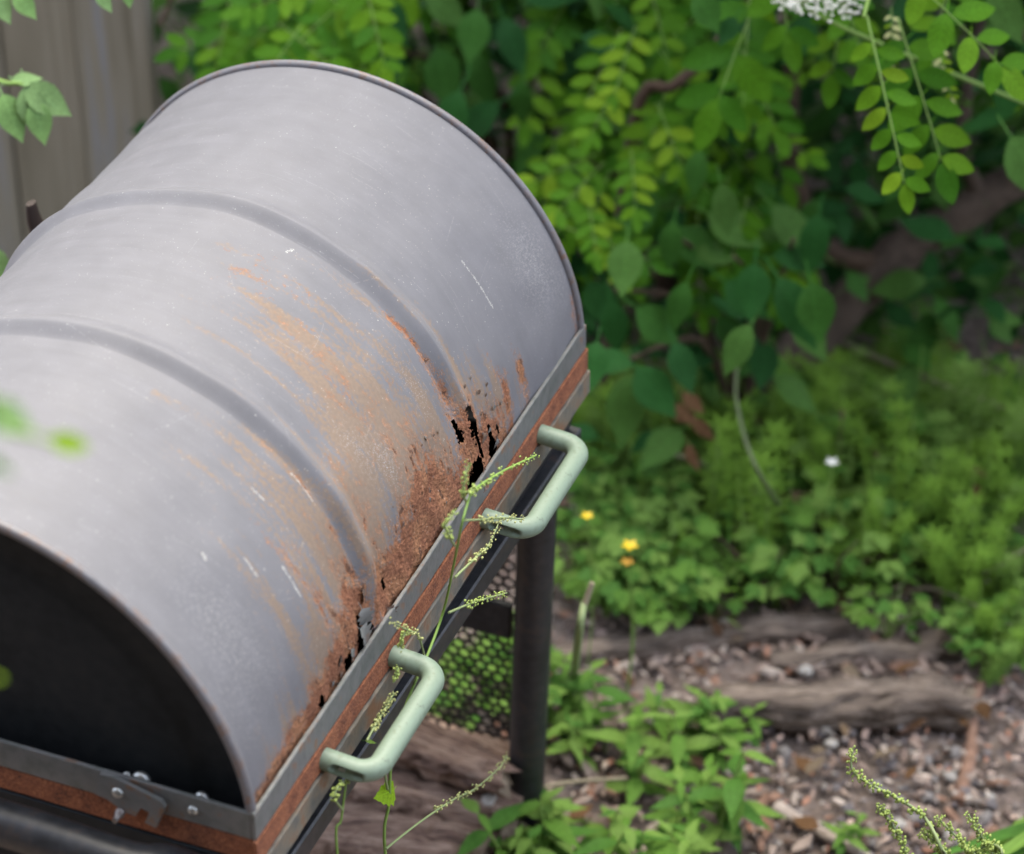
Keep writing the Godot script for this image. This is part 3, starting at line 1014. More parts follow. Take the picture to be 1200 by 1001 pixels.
func pinnate_spots(pairs: int, size: float) -> Array:
	var out := []
	for i in pairs:
		var t := 0.18 + 0.74 * i / float(pairs - 1)
		for s in [-1.0, 1.0]:
			var base := Vector3(s * 0.008, 0.012 * sin(t * PI) - 0.03 * t * t, -t + 0.02 * s)
			var l := size * (1.0 - 0.30 * absf(t - 0.45) * 1.6) * rf(0.9, 1.1)
			out.append(frame(base, Vector3(s, rf(-0.28, 0.05), -0.42 - 0.35 * t), Vector3(-s * 0.15, 1, rf(-0.2, 0.2)), l))
	out.append(frame(Vector3(0, -0.035, -0.96), Vector3(rf(-0.1, 0.1), -0.15, -1), Vector3.UP, size * 0.95))
	return out

func pinnate(mats: Array, pairs := 6, size := 0.27) -> MeshInstance3D:
	var o := MeshInstance3D.new()
	o.name = "leaf_stalk"
	o.mesh = G.stalk
	o.material_override = M.stem
	for q in pinnate_spots(pairs, size):
		part("leaflet", G.oval[rng.randi() % 3], mats[rng.randi() % mats.size()], o, q)
	return o

func put(o: Node3D, parent: Node3D, xf: Transform3D) -> Node3D:
	parent.add_child(o, true)
	o.transform = xf
	return o

func to_cam(p: Vector3) -> Vector3:
	return (CAM - p).normalized()

# a leaf drawn at pixel (u, v) of the photograph: its base there at the given depth, its tip so many pixels off at angle deg (0 right, 90 down)
func leaf_at(parent: Node3D, mesh: Mesh, mat: Material, u: float, v: float, depth: float, px: float, deg: float, called := "leaf", lift := 0.0) -> MeshInstance3D:
	var a := at(u, v, depth)
	var an := deg_to_rad(deg)
	var b := at(u + px * cos(an), v + px * sin(an), depth - lift)
	var face := (to_cam(a) + Vector3(0, 0.55, 0) + ball(0.18)).normalized()
	return part(called, mesh, mat, parent, frame(a - parent.position, b - a, face, a.distance_to(b)))

func stem_of(parent: Node3D, pts: Array, r0: float, r1: float, mat: Material, called := "stem", per := 5) -> void:
	var q := []
	for p in pts:
		q.append(p - parent.position)
	var s := smooth(q, per)
	part(called, tube(s, taper(s.size(), r0, r1), 8), mat, parent)

func sprig_at(parent: Node3D, u0: float, v0: float, u1: float, v1: float, depth: float, mats: Array, pairs := 6, size := 0.27, lean := 0.0) -> void:
	var a := at(u0, v0, depth)
	var b := at(u1, v1, depth - lean)
	var face := (to_cam(a) + Vector3(0, 0.6, 0) + ball(0.25)).normalized()
	put(pinnate(mats, pairs, size), parent, frame(a - parent.position, b - a, face, a.distance_to(b)))

# ---------------------------------------------------------------- the place
var landmarks := []

func beside(p: Vector3) -> String:
	if landmarks.is_empty():
		for q in [["the drum's leg", 612, 985], ["the yellow flowers", 730, 705], ["the short black edging", 840, 680], ["the smooth dark log", 760, 755], ["the split rotting log", 985, 826], ["the half buried log", 1040, 775], ["the rusty red root", 1135, 890], ["the bent dry stem", 915, 600], ["the leaning trunk", 920, 480], ["the grass tuft", 1220, 960], ["the white flower", 985, 605], ["the thin brown twig", 1060, 650], ["the upright grey twig", 1185, 730], ["the pale flat stick", 950, 972], ["the thick red stick", 1190, 1005], ["the cut stalk", 672, 800], ["the dry straw", 700, 940]]:
			landmarks.append([q[0], on_ground(q[1], q[2])])
	var best := ""
	var least := 1e9
	for q in landmarks:
		var d: float = (q[1] as Vector3).distance_to(p * Vector3(1, 0, 1))
		if d < least:
			least = d
			best = q[0]
	return best

func size_word(x: float, lo: float, hi: float, small := "small ", large := "large ") -> String:
	return small if x < lerpf(lo, hi, 0.33) else large if x > lerpf(lo, hi, 0.67) else ""

func log_mesh(length: float, r: float, sq: float, seed_: int, amp := 1.0) -> ArrayMesh:
	var n := noise_of(seed_, 1.0, 3)
	var st := SurfaceTool.new()
	st.begin(Mesh.PRIMITIVE_TRIANGLES)
	var rings := 44
	var sides := 36
	var grid := []
	for i in rings + 1:
		var t := float(i) / rings - 0.5
		var ring := []
		var dy := amp * r * 0.35 * n.get_noise_1d(t * 3.0 + 7.0)
		var dz := amp * r * 0.45 * n.get_noise_1d(t * 2.6 + 31.0)
		var end := clampf((0.5 - absf(t)) * 9.0, 0.0, 1.0)
		for k in sides:
			var an := TAU * k / sides
			var c := cos(an)
			var s := sin(an)
			var rr := r * (1.0 + amp * 0.34 * n.get_noise_3d(c * 0.9, s * 0.9, t * 1.6) + amp * 0.34 * n.get_noise_3d(c * 4.2 + 9.0, s * 4.2, t * 1.5) + 0.16 * n.get_noise_3d(c * 8.0, s * 8.0 + 5.0, t * 9.0))
			rr -= r * 0.30 * maxf(0.0, 1.0 - absf(n.get_noise_3d(c * 1.9 + 20.0, s * 1.9, t * 0.9)) * 11.0)
			rr *= (0.80 + 0.20 * sqrt(end)) * pow(pow(absf(c), 3.4) + pow(absf(s), 3.4), -0.29)
			var x := t * length + signf(t) * (1.0 - end) * r * 0.9 * n.get_noise_2d(c * 1.6 + 3.0 * signf(t), s * 1.6)
			ring.append(Vector3(x, dy + s * rr * sq, dz + c * rr))
		grid.append(ring)
	st.set_smooth_group(0)
	for i in rings:
		for k in sides:
			var k2 := (k + 1) % sides
			quad(st, grid[i][k], grid[i][k2], grid[i + 1][k2], grid[i + 1][k], true)
	st.generate_normals()
	return st.commit()

func log_end_mesh(length: float, r: float, sq: float, seed_: int, sg: float, amp := 1.0) -> ArrayMesh:
	var st := SurfaceTool.new()
	st.begin(Mesh.PRIMITIVE_TRIANGLES)
	st.set_smooth_group(-1)
	var n := noise_of(seed_, 1.0, 3)
	var t := 0.5 * sg
	var mid := Vector3(t * length - sg * 0.002, amp * r * 0.35 * n.get_noise_1d(t * 3.0 + 7.0), amp * r * 0.45 * n.get_noise_1d(t * 2.6 + 31.0))
	var sides := 36
	var ring := []
	for k in sides:
		var an := TAU * k / sides
		var c := cos(an)
		var s := sin(an)
		var rr := r * (1.0 + amp * 0.34 * n.get_noise_3d(c * 0.9, s * 0.9, t * 1.6) + amp * 0.34 * n.get_noise_3d(c * 4.2 + 9.0, s * 4.2, t * 1.5) + 0.16 * n.get_noise_3d(c * 8.0, s * 8.0 + 5.0, t * 9.0)) * 0.80 * pow(pow(absf(c), 3.4) + pow(absf(s), 3.4), -0.29)
		ring.append(Vector3(t * length + sg * r * 0.9 * n.get_noise_2d(c * 1.6 + 3.0 * sg, s * 1.6), mid.y + s * rr * sq, mid.z + c * rr))
	for k in sides:
		tri(st, mid, ring[k], ring[(k + 1) % sides], sg < 0.0)
	st.generate_normals()
	return st.commit()

func build_setting() -> void:
	# ground: one sheet with gentle lumps, finer near the camera's view
	var st := SurfaceTool.new()
	st.begin(Mesh.PRIMITIVE_TRIANGLES)
	st.set_smooth_group(0)
	var lump := noise_of(101, 2.2, 4)
	var xs := []
	for v in [-40.0, -20.0, -10.0, -6.0, -4.0, -3.0]:
		xs.append(v)
	for i in 121:
		xs.append(-2.4 + 4.8 * i / 120.0)
	for v in [3.0, 4.0, 6.0, 10.0, 20.0, 40.0]:
		xs.append(v)
	var p := func(x: float, z: float) -> Vector3:
		var near := clampf(2.6 - Vector2(x, z).length(), 0.0, 1.0)
		return Vector3(x, near * (0.022 * lump.get_noise_2d(x, z) - 0.006) - 0.004, z)
	for i in xs.size() - 1:
		for k in xs.size() - 1:
			quad(st, p.call(xs[i], xs[k]), p.call(xs[i], xs[k + 1]), p.call(xs[i + 1], xs[k + 1]), p.call(xs[i + 1], xs[k]))
	st.generate_normals()
	structure("ground", st.commit(), M.soil)
	# weathered board wall of a shed behind the drum
	var f := thing("board_fence", "weathered grey brown board fence behind the drum", "fence", Vector3(-0.66, 0, -1.15))
	var w := 0.125
	for i in 14:
		var b := part("plank", bevel_box(Vector3(w - 0.0015, 1.9, 0.022), 0.0015), M.fence_blue if i % 3 != 1 else M.fence, f, Transform3D(Basis(Vector3.UP, rf(-0.012, 0.012)), Vector3(-w * (i + 0.5) + 0.012, 0.95 + rf(-0.02, 0.02), rf(-0.003, 0.003))))
		b.rotate_object_local(Vector3.BACK, rf(-0.004, 0.004))
	for y in [0.35, 1.5]:
		part("fence_rail", bevel_box(Vector3(1.76, 0.09, 0.035), 0.003), M.fence, f, Transform3D(Basis(), Vector3(-0.87, y, -0.031)))
	# unseen house added behind the camera to keep sky off the near end
	var h := thing("added_timber_house", "dark timber house wall added behind the camera to shade the near end of the barbecue", "house", Vector3(0.4, 0, 3.0))
	for i in 40:
		part("cladding_board", bevel_box(Vector3(9.0, 0.155, 0.03), 0.004), M.timber, h, Transform3D(Basis(Vector3.RIGHT, 0.03), Vector3(0, 0.08 + 0.15 * i, 0.0)))
	part("wall", bevel_box(Vector3(9.0, 6.1, 0.2), 0.01), M.timber, h, Transform3D(Basis(), Vector3(0, 3.05, 0.13)))
	part("roof", bevel_box(Vector3(9.6, 0.12, 4.0), 0.01), M.roofing, h, Transform3D(Basis(Vector3.RIGHT, 0.42), Vector3(0, 6.75, 1.45)))

func build_wood() -> void:
	var rough := noise_of(111, 0.35, 3)
	var add := func(called: String, label: String, a: Vector3, b: Vector3, r: float, sq: float, mat: Material, group: String) -> void:
		var o := thing(called, label, "log", (a + b) * 0.5 * Vector3(1, 0, 1), group)
		var d := (b - a)
		var x := d.normalized()
		var y := Vector3.UP
		var z := x.cross(y).normalized()
		y = z.cross(x)
		o.transform = Transform3D(Basis(x, y, z), (a + b) * 0.5)
		var sd := 300 + taken.size() * 7 + int(r * 9000.0)
		part("bark", log_mesh(d.length(), r, sq, sd, 0.4 if mat == M.log_red else 1.0), mat, o)
		for sg in [-1.0, 1.0]:
			part("cut_end", log_end_mesh(d.length(), r, sq, sd, sg, 0.4 if mat == M.log_red else 1.0), M.log_end if mat != M.plastic else M.plastic, o)
	add.call("rotting_log", "split rotting log lying on the wood chips with a hollow under its end", on_ground(825, 828, 0.024), on_ground(1137, 822, 0.026), 0.031, 0.85, M.log_dark, "")
	add.call("rotting_log", "weathered grey log half buried behind the split log", on_ground(905, 780, -0.006), on_ground(1105, 762, 0.0), 0.022, 0.75, M.log_dark, "")
	add.call("edging_log", "dark smooth log edging the weed bed", on_ground(640, 772, 0.004), on_ground(992, 730, 0.006), 0.019, 0.8, M.log_dark, "")
	add.call("edging_log", "short black length of edging among the weeds", on_ground(770, 676, 0.014), on_ground(905, 684, 0.014), 0.020, 0.8, M.plastic, "")
	add.call("firewood_log", "squared firewood timber on top of the pile under the drum", on_ground(380, 824, 0.125), on_ground(595, 908, 0.125), 0.040, 0.55, M.log_red, "")
	add.call("firewood_log", "reddish firewood log on the ground with a pale sawn end", on_ground(320, 915, 0.065), on_ground(609, 958, 0.065), 0.046, 0.75, M.log_red, "")
	add.call("firewood_log", "thick firewood log in front of the pile under the drum", on_ground(300, 985, 0.055), on_ground(560, 1012, 0.055), 0.046, 0.85, M.log_red, "")
	add.call("firewood_log", "flat red brown firewood plank on the ground by the leg", on_ground(430, 992, 0.02), on_ground(640, 1030, 0.02), 0.034, 0.5, M.log_red, "")
	# sticks and roots
	var sticks := [
		[[[1122, 940], [1138, 880], [1140, 830], [1150, 800]], 0.009, M.chip[3], "rusty red root running past the split log"],
		[[[910, 945], [960, 975], [1010, 1000]], 0.010, M.chip[2], "pale flat stick on the wood chips"],
		[[[1160, 975], [1200, 1010], [1240, 1040]], 0.012, M.chip[3], "thick red stick beside the grass tuft"],
		[[[1100, 640], [1010, 660], [960, 700]], 0.004, M.chip[0], "thin brown twig over the weeds"],
		[[[1196, 680], [1180, 740], [1178, 770]], 0.004, M.chip[2], "thin upright grey twig by the grass"]]
	for s in sticks:
		var pts := []
		var o := thing("stick", s[3], "stick", on_ground(s[0][0][0], s[0][0][1]))
		for q in s[0]:
			pts.append(on_ground(q[0], q[1], s[1] * 0.8) - o.position)
		pts = smooth(pts, 6)
		part("bark", tube(pts, taper(pts.size(), s[1], s[1] * 0.7), 9, 0.8, 0.3, rough), s[2], o)

func build_twigs() -> void:
	var rough := noise_of(112, 0.35, 2)
	for i in 26:
		var a := on_ground(rf(820, 1210), rf(520, 740), 0.0)
		var b := a + Vector3(rf(-0.16, 0.16), rf(0.02, 0.14), rf(-0.12, 0.12))
		a.y = 0.004
		var o := thing("dry_twig", ["grey", "brown", "reddish"][i % 3] + " dry twig sticking out of the weeds near " + beside(a), "twig", a, "dry twigs in the weeds")
		var p := smooth([Vector3.ZERO, (b - a) * 0.5 + ball(0.02), b - a], 5)
		part("bark", tube(p, taper(p.size(), rf(0.0025, 0.005), 0.0014), 7, 1.0, 0.2, rough), [M.straw, M.twig, M.chip[3]][i % 3], o)

func chip_mesh() -> ArrayMesh:
	var st := SurfaceTool.new()
	st.begin(Mesh.PRIMITIVE_TRIANGLES)
	st.set_smooth_group(-1)
	var top := []
	var bot := []
	var n := 7
	for k in n:
		var a := TAU * k / n
		var q := Vector3(cos(a) * 0.5 * rf(0.65, 1.0), 0, sin(a) * 0.19 * rf(0.5, 1.1))
		top.append(q * 0.94 + Vector3(0, 0.06 + rf(-0.02, 0.03), 0))
		bot.append(q + Vector3(0, -0.05, 0))
	for k in n:
		var k2 := (k + 1) % n
		quad(st, bot[k], bot[k2], top[k2], top[k], true)
		tri(st, Vector3(0, 0.075, 0), top[k], top[k2], true)
		tri(st, Vector3(0, -0.05, 0), bot[k], bot[k2])
	st.generate_normals()
	return st.commit()

func stone_mesh(seed_: int) -> ArrayMesh:
	var n := noise_of(seed_, 1.1, 3)
	var sp := SphereMesh.new()
	sp.radius = 0.5
	sp.height = 1.0
	sp.radial_segments = 12
	sp.rings = 7
	var a := sp.get_mesh_arrays()
	var v: PackedVector3Array = a[Mesh.ARRAY_VERTEX]
	for i in v.size():
		v[i] *= 1.0 + 0.45 * n.get_noise_3dv(v[i] * 1.6)
		v[i].y *= 0.62
	a[Mesh.ARRAY_VERTEX] = v
	var am := ArrayMesh.new()
	am.add_surface_from_arrays(Mesh.PRIMITIVE_TRIANGLES, a)
	var st := SurfaceTool.new()
	st.create_from(am, 0)
	st.generate_normals()
	return st.commit()

func lying(p: Vector3, size: float, tilt := 0.35) -> Transform3D:
	var b := Basis.from_euler(Vector3(rf(-tilt, tilt), rf(0, TAU), rf(-tilt, tilt)))
	return Transform3D(b.scaled(Vector3.ONE * size), p)

func build_litter() -> void:
	var chips := []
	for i in 5:
		chips.append(chip_mesh())
	var stones := []
	for i in 4:
		stones.append(stone_mesh(130 + i))
	# pieces that can be picked apart, nearest the path
	for i in 240:
		var q := on_ground(rf(640, 1200), rf(745, 1010))
		q.y = rf(0.002, 0.014)
		var mi: int = [0, 0, 1, 2, 3, 4, 1][rng.randi() % 7]
		var z := rf(0.014, 0.048)
		top_mesh("wood_chip", chips[rng.randi() % 5], M.chip[mi], lying(q, z, 0.45), size_word(z, 0.014, 0.048) + ["tan", "brown", "pale", "rust red", "dark"][mi] + " wood chip lying near " + beside(q), "wood chip", "wood chips on the path")
	for i in 56:
		var q := on_ground(rf(900, 1170), rf(850, 1005))
		q.y = rf(0.002, 0.010)
		var mi: int = [0, 1, 2, 3, 0, 1, 3, 4, 1, 0][rng.randi() % 10]
		var z := rf(0.008, 0.020)
		top_mesh("pebble", stones[rng.randi() % 4], M.stone[mi], lying(q, z), size_word(z, 0.008, 0.020) + ["grey", "mauve grey", "cream", "dark grey", "white"][mi] + " pebble lying near " + beside(q), "pebble", "pebbles on the path")
	for s in [[945, 786, 0.020], [848, 730, 0.018], [845, 576, 0.014], [572, 938, 0.020]]:
		top_mesh("white_stone", stones[1], M.stone[4], lying(on_ground(s[0], s[1], 0.014 if s[1] < 900 else 0.10), s[2]), "bright white stone lying alone near " + (beside(on_ground(s[0], s[1])) if s[1] < 900 else "the firewood pile"), "stone", "white stones")
	for i in 46:
		var q := on_ground(rf(640, 1210), rf(560, 1000))
		q.y = rf(0.012, 0.03)
		var mi := rng.randi() % 4
		top_mesh("dead_leaf", G.ovate[rng.randi() % 4], M.dead[mi], frame(q, Vector3(rf(-1, 1), rf(-0.2, 0.4), rf(-1, 1)), Vector3(rf(-0.5, 0.5), 1, rf(-0.5, 0.5)), rf(0.02, 0.042)), ["orange brown", "tan", "dark brown", "pale curled"][mi] + " dead leaf near " + beside(q), "dead leaf", "dead leaves on the ground")
	for s in [[800, 460, 0.3], [795, 480, 0.0], [812, 490, 0.4], [785, 474, 0.2], [806, 520, 1.0]]:
		var q := at(s[0], s[1], 4.05)
		top_mesh("dead_leaf", G.ovate[rng.randi() % 4], M.dead[0], frame(q, Vector3(cos(s[2]), -0.5, sin(s[2])), Vector3(0, 0.8, 0.6) + ball(0.4), 0.042), "orange withered leaf caught low in the dark shrub", "dead leaf", "withered leaves in the shrub")
	for i in 34:
		var q := on_ground(rf(800, 1210), rf(450, 640))
		q.y = rf(0.02, 0.10)
		top_mesh("dead_leaf", G.ovate[rng.randi() % 4], M.dead[rng.randi() % 3], frame(q, Vector3(rf(-1, 1), rf(-0.6, 0.6), rf(-1, 1)), Vector3(rf(-0.6, 0.6), 1, rf(-0.3, 0.8)), rf(0.025, 0.05)), "brown dead leaf caught in the weeds near " + beside(q), "dead leaf", "dead leaves caught in the weeds")
	# the uncountable rest: crumbs of bark and grit
	var places := []
	var cols := []
	for i in 15000:
		var q := Vector3(rf(-0.6, 1.5), rf(0.0, 0.008), rf(-1.7, 0.6))
		places.append(lying(q, rf(0.006, 0.030), 0.6))
		var c: Array = [[0.24, 0.17, 0.135], [0.36, 0.27, 0.215], [0.14, 0.10, 0.08], [0.30, 0.155, 0.10], [0.42, 0.35, 0.29], [0.27, 0.20, 0.17]][rng.randi() % 6]
		var k := rf(0.85, 1.5)
		cols.append(Color(c[0] * k, c[1] * k, c[2] * k))
	var o := many("bark_litter", chips[0], M.grit, places, cols, self)
	tag(o, "crumbled bark and wood litter covering the soil", "litter")
	places = []
	cols = []
	for i in 420:
		var q := on_ground(rf(860, 1200), rf(830, 1080))
		q.y = rf(0.0, 0.008)
		places.append(lying(q, rf(0.003, 0.010)))
		var c: Array = [[0.23, 0.195, 0.175], [0.17, 0.145, 0.145], [0.34, 0.30, 0.26], [0.12, 0.10, 0.10]][rng.randi() % 4]
		cols.append(Color(c[0], c[1], c[2]))
	o = many("gravel", stones[0], M.grit, places, cols, self)
	tag(o, "fine mixed gravel scattered over the path", "gravel")

# random spray of single leaves over a patch of the view; depth grows into the shrub
func spray(parent: Node3D, meshes: Array, mats: Array, n: int, rect: Rect2, d0: float, d1: float, l0: float, l1: float) -> void:
	for i in n:
		var u := rf(rect.position.x, rect.end.x)
		var v := rf(rect.position.y, rect.end.y)
		var p := at(u, v, rf(d0, d1))
		if p.y < 0.03:
			continue
		var face := (to_cam(p) * 0.6 + Vector3(0, 0.8, 0) + ball(0.55)).normalized()
		var dir := Vector3(rf(-1, 1), rf(-0.9, 0.25), rf(-0.6, 1))
		dir = dir - face * dir.dot(face)
		part("leaf", meshes[rng.randi() % meshes.size()], mats[rng.randi() % mats.size()], parent, frame(p - parent.position, dir, face, rf(l0, l1)))

func mass(parent: Node3D, mesh: Mesh, n: int, lo: Vector3, hi: Vector3, l0: float, l1: float, tints: Array, called := "inner_leaves") -> void:
	var places := []
	var cols := []
	for i in n:
		var p := Vector3(rf(lo.x, hi.x), rf(lo.y, hi.y), rf(lo.z, hi.z))
		var face := (Vector3(rf(-0.6, 0.6), 0.9, rf(-0.2, 0.9))).normalized()
		var dir := Vector3(rf(-1, 1), rf(-0.9, 0.3), rf(-1, 1))
		dir = dir - face * dir.dot(face)
		places.append(frame(p - parent.position, dir, face, rf(l0, l1)))
		var c: Array = tints[rng.randi() % tints.size()]
		cols.append(Color(c[0], c[1], c[2]))
	many(called, mesh, M.mix, places, cols, parent)

const BROAD := [[0.026, 0.108, 0.024], [0.044, 0.142, 0.024], [0.021, 0.088, 0.022], [0.074, 0.178, 0.037]]
const BRIGHT := [[0.072, 0.204, 0.011], [0.110, 0.254, 0.013], [0.045, 0.154, 0.011]]

func build_shrubs() -> void:
	# broad-leaved shrub behind the drum
	var a := thing("broadleaf_shrub", "broad-leaved green shrub right behind the drum's far rim", "shrub", Vector3(-0.25, 0, -1.55))
	for t in [[470, 60], [560, 110], [620, 60], [680, 40], [520, 180], [330, 40], [260, 60]]:
		var e := at(t[0], t[1], 4.25)
		stem_of(a, [a.position, a.position.lerp(e, 0.5) + Vector3(0, 0.12, -0.05), e], 0.009, 0.003, M.twig)
	for s in [[450, 40, 60, 82], [512, 55, 70, 78], [548, 60, 70, 60], [612, 92, 52, 92], [585, 120, 70, 140], [500, -8, 58, 40], [446, -6, 60, 60], [540, 105, 80, 110], [470, 100, 66, 110], [648, 45, 42, 110], [682, 42, 46, 20], [668, 62, 46, 85], [655, 38, 44, 160], [715, 50, 40, 60], [590, 20, 60, 70], [635, 145, 60, 120], [660, 190, 58, 60], [560, 10, 60, 100]]:
		leaf_at(a, G.ovate[rng.randi() % 4], M.broad[rng.randi() % 4], s[0], s[1], rf(4.05, 4.25), s[2] * 1.1, s[3], "leaf", rf(-0.02, 0.03))
	spray(a, G.ovate, M.broad, 150, Rect2(180, -140, 560, 480), 4.2, 4.8, 0.035, 0.10)
	mass(a, G.ovate[0], 2600, Vector3(-1.6, 0.1, -2.5), Vector3(0.15, 1.5, -1.5), 0.05, 0.10, BROAD)
	# broad-leaved shrub right of the drum
	var b := thing("broadleaf_shrub", "broad-leaved dark green shrub beside the drum's right corner", "shrub", Vector3(0.22, 0, -1.30))
	for t in [[740, 420], [890, 330], [780, 270], [930, 280], [860, 300], [720, 340]]:
		var e := at(t[0], t[1], 3.95)
		stem_of(b, [b.position, b.position.lerp(e, 0.5) + Vector3(0, 0.06, -0.06), e], 0.007, 0.0025, M.twig)
	for s in [[735, 440, 80, 95], [745, 432, 70, 50], [742, 428, 66, 190], [885, 308, 66, 95], [912, 325, 84, 60], [905, 300, 60, 5], [870, 300, 60, 190], [905, 240, 80, 50], [850, 330, 62, 40], [790, 258, 58, 100], [735, 282, 62, 95], [770, 240, 60, 150], [715, 350, 66, 80], [745, 360, 66, 40], [805, 330, 60, 110], [830, 250, 70, 30], [960, 250, 70, 100], [950, 330, 70, 80], [700, 400, 56, 100], [790, 400, 60, 70], [690, 330, 60, 60], [820, 175, 50, 100], [880, 380, 64, 120], [845, 215, 60, 80]]:
		leaf_at(b, G.ovate[rng.randi() % 4], M.broad[[0, 0, 1, 3][rng.randi() % 4]] if s[2] > 62 else M.broad[rng.randi() % 4], s[0], s[1], rf(3.85, 4.05), s[2] * 1.08, s[3], "leaf", rf(-0.02, 0.03))
	spray(b, G.ovate, M.broad, 120, Rect2(670, 200, 300, 320), 4.05, 4.6, 0.03, 0.09)
	mass(b, G.ovate[1], 1500, Vector3(-0.25, 0.05, -2.3), Vector3(0.75, 1.3, -1.35), 0.05, 0.09, BROAD)
	# large leaves at the right edge
	var c := thing("broadleaf_shrub", "broad-leaved shrub with large dull leaves at the dark hollow", "shrub", Vector3(0.75, 0, -1.25))
	for t in [[1180, -20], [1200, 100]]:
		var e := at(t[0], t[1], 3.9)
		stem_of(c, [c.position, c.position.lerp(e, 0.5) + Vector3(0.05, 0.05, 0), e], 0.007, 0.0025, M.twig)
	for s in [[1160, -18, 74, 60], [1200, 60, 80, 110], [1185, 160, 80, 60], [845, -35, 60, 70], [815, -10, 52, 60], [862, 20, 36, 120]]:
		leaf_at(c, G.ovate[rng.randi() % 4], M.broad[rng.randi() % 4], s[0], s[1], rf(3.7, 3.95), s[2] * 1.1, s[3])
	spray(c, G.ovate, M.broad, 60, Rect2(1000, 180, 320, 330), 4.75, 5.3, 0.03, 0.07)
	spray(c, G.oval, [M.locust[0], M.locust[2], M.locust[1]], 120, Rect2(940, 180, 330, 320), 4.7, 5.4, 0.03, 0.055)
	mass(c, G.ovate[2], 1500, Vector3(0.35, 0.05, -2.8), Vector3(1.9, 1.3, -1.9), 0.05, 0.09, BROAD)
	mass(c, G.ovate[0], 1100, Vector3(0.0, 0.02, -2.4), Vector3(1.5, 0.40, -1.55), 0.03, 0.06, BROAD, "low_leaves")
	# the twig of pale leaves in front of the fence
	var d := thing("young_sapling", "pale green young leaves in front of the board fence", "sapling", at(-60, 300, 3.6) * Vector3(1, 0, 1))
	stem_of(d, [d.position, at(-90, 260, 3.6), at(-30, 108, 3.55), at(12, 98, 3.5), at(28, 100, 3.5)], 0.006, 0.002, M.stem)
	stem_of(d, [at(-90, 260, 3.6), at(-60, 60, 3.6), at(10, -30, 3.6), at(130, -40, 3.6)], 0.004, 0.002, M.stem)
	stem_of(d, [at(-90, 260, 3.6), at(-30, 270, 3.5), at(-8, 285, 3.45)], 0.004, 0.002, M.stem)
	for s in [[12, 96, 38, 348, 0], [30, 100, 62, 74, 0], [28, 100, 66, 32, 0], [40, 118, 54, 76, 1], [2, 110, 62, 66, 1], [-10, -12, 46, 60, 0], [16, -10, 42, 50, 1], [112, -14, 34, 55, 0], [148, -14, 24, 80, 1], [-12, 288, 52, 65, 0]]:
		leaf_at(d, G.ovate[[0, 1][rng.randi() % 2]], [M.pale, M.pale2][s[4]], s[0], s[1], 3.5, s[2], s[3])
	# a shoot close to the lens, far out of focus
	var e2 := at(-60, 470, 1.62)
	var n := thing("climbing_shoot", "bright green leaf tip hanging in front of the grey lid", "shoot", Vector3(e2.x - 0.12, 0, e2.z + 0.1))
	stem_of(n, [n.position, n.position.lerp(e2, 0.6) + Vector3(-0.05, 0, 0.03), e2, at(0, 500, 1.62), at(64, 517, 1.62)], 0.004, 0.0012, M.stem)
	leaf_at(n, G.ovate[0], M.pale, -22, 474, 1.62, 74, 28)
	leaf_at(n, G.lance[0], M.pale, -20, 535, 1.62, 44, 30)
	leaf_at(n, G.oval[0], M.lime, 56, 514, 1.72, 50, 12)
	leaf_at(n, G.oval[0], M.lime, -8, 792, 1.7, 14, 20)
	print("broadleaf done")
	# locust: bright pinnate leaves
	var lc := thing("locust_sapling", "locust branch of bright pinnate leaves hanging beside white flowers", "sapling", Vector3(0.95, 0, -1.45))
	var tip := at(1060, -120, 3.6)
	stem_of(lc, [lc.position, Vector3(0.95, 0.7, -1.35), tip, at(930, -90, 3.7), at(840, -60, 3.8)], 0.012, 0.004, M.twig, "branch")
	stem_of(lc, [tip, at(1030, -40, 3.55), at(1012, 20, 3.5)], 0.004, 0.002, M.stem, "branch")
	for s in [[1016, 18, 1062, 222, 3.50, 7, 0.185, 1], [1052, 20, 1106, 195, 3.58, 5, 0.30, 0], [1062, -30, 1180, 80, 3.50, 4, 0.34, 0], [912, -60, 838, 120, 3.78, 4, 0.36, 0], [905, -70, 925, 40, 3.75, 3, 0.46, 0], [1000, -80, 975, 90, 3.85, 5, 0.26, 0], [880, -20, 870, 130, 3.85, 4, 0.28, 0], [1045, 8, 1046, 74, 3.60, 6, 0.17, 2], [1098, 48, 1116, 116, 3.62, 6, 0.15, 2], [1130, -70, 1090, 60, 3.75, 5, 0.28, 0], [960, -90, 1010, 60, 3.8, 5, 0.26, 0]]:
		sprig_at(lc, s[0], s[1], s[2], s[3], s[4], [[M.locust[0], M.locust[1], M.locust[2]], [M.locust[1], M.locust[3], M.locust[0]], [M.bud2, M.locust[3]]][s[7]], s[5], s[6], 0.02)
	# white flower head
	var fl := SurfaceTool.new()
	fl.begin(Mesh.PRIMITIVE_TRIANGLES)
	var fc := at(960, -12, 3.62)
	for i in 330:
		var an := rf(0, TAU)
		var rr := sqrt(rng.randf()) * 0.058
		var q := fc + Vector3(cos(an) * rr, rf(-0.008, 0.012) - rr * 0.15, sin(an) * rr) - lc.position
		fl.append_from(G.bud, 0, Transform3D(Basis.from_euler(ball(3.0)).scaled(Vector3(1.0, 0.6, 1.0) * rf(0.0035, 0.0065)), q))
	part("flower_head", fl.commit(), M.white, lc)
	stem_of(lc, [fc + Vector3(0, -0.01, 0), fc + Vector3(0.02, -0.08, -0.06), Vector3(0.93, 0.55, -1.35)], 0.002, 0.003, M.stem)
	# locust in the middle
	var lm := thing("locust_sapling", "yellow green locust sapling between the drum rim and the brown branch", "sapling", Vector3(0.05, 0, -1.5))
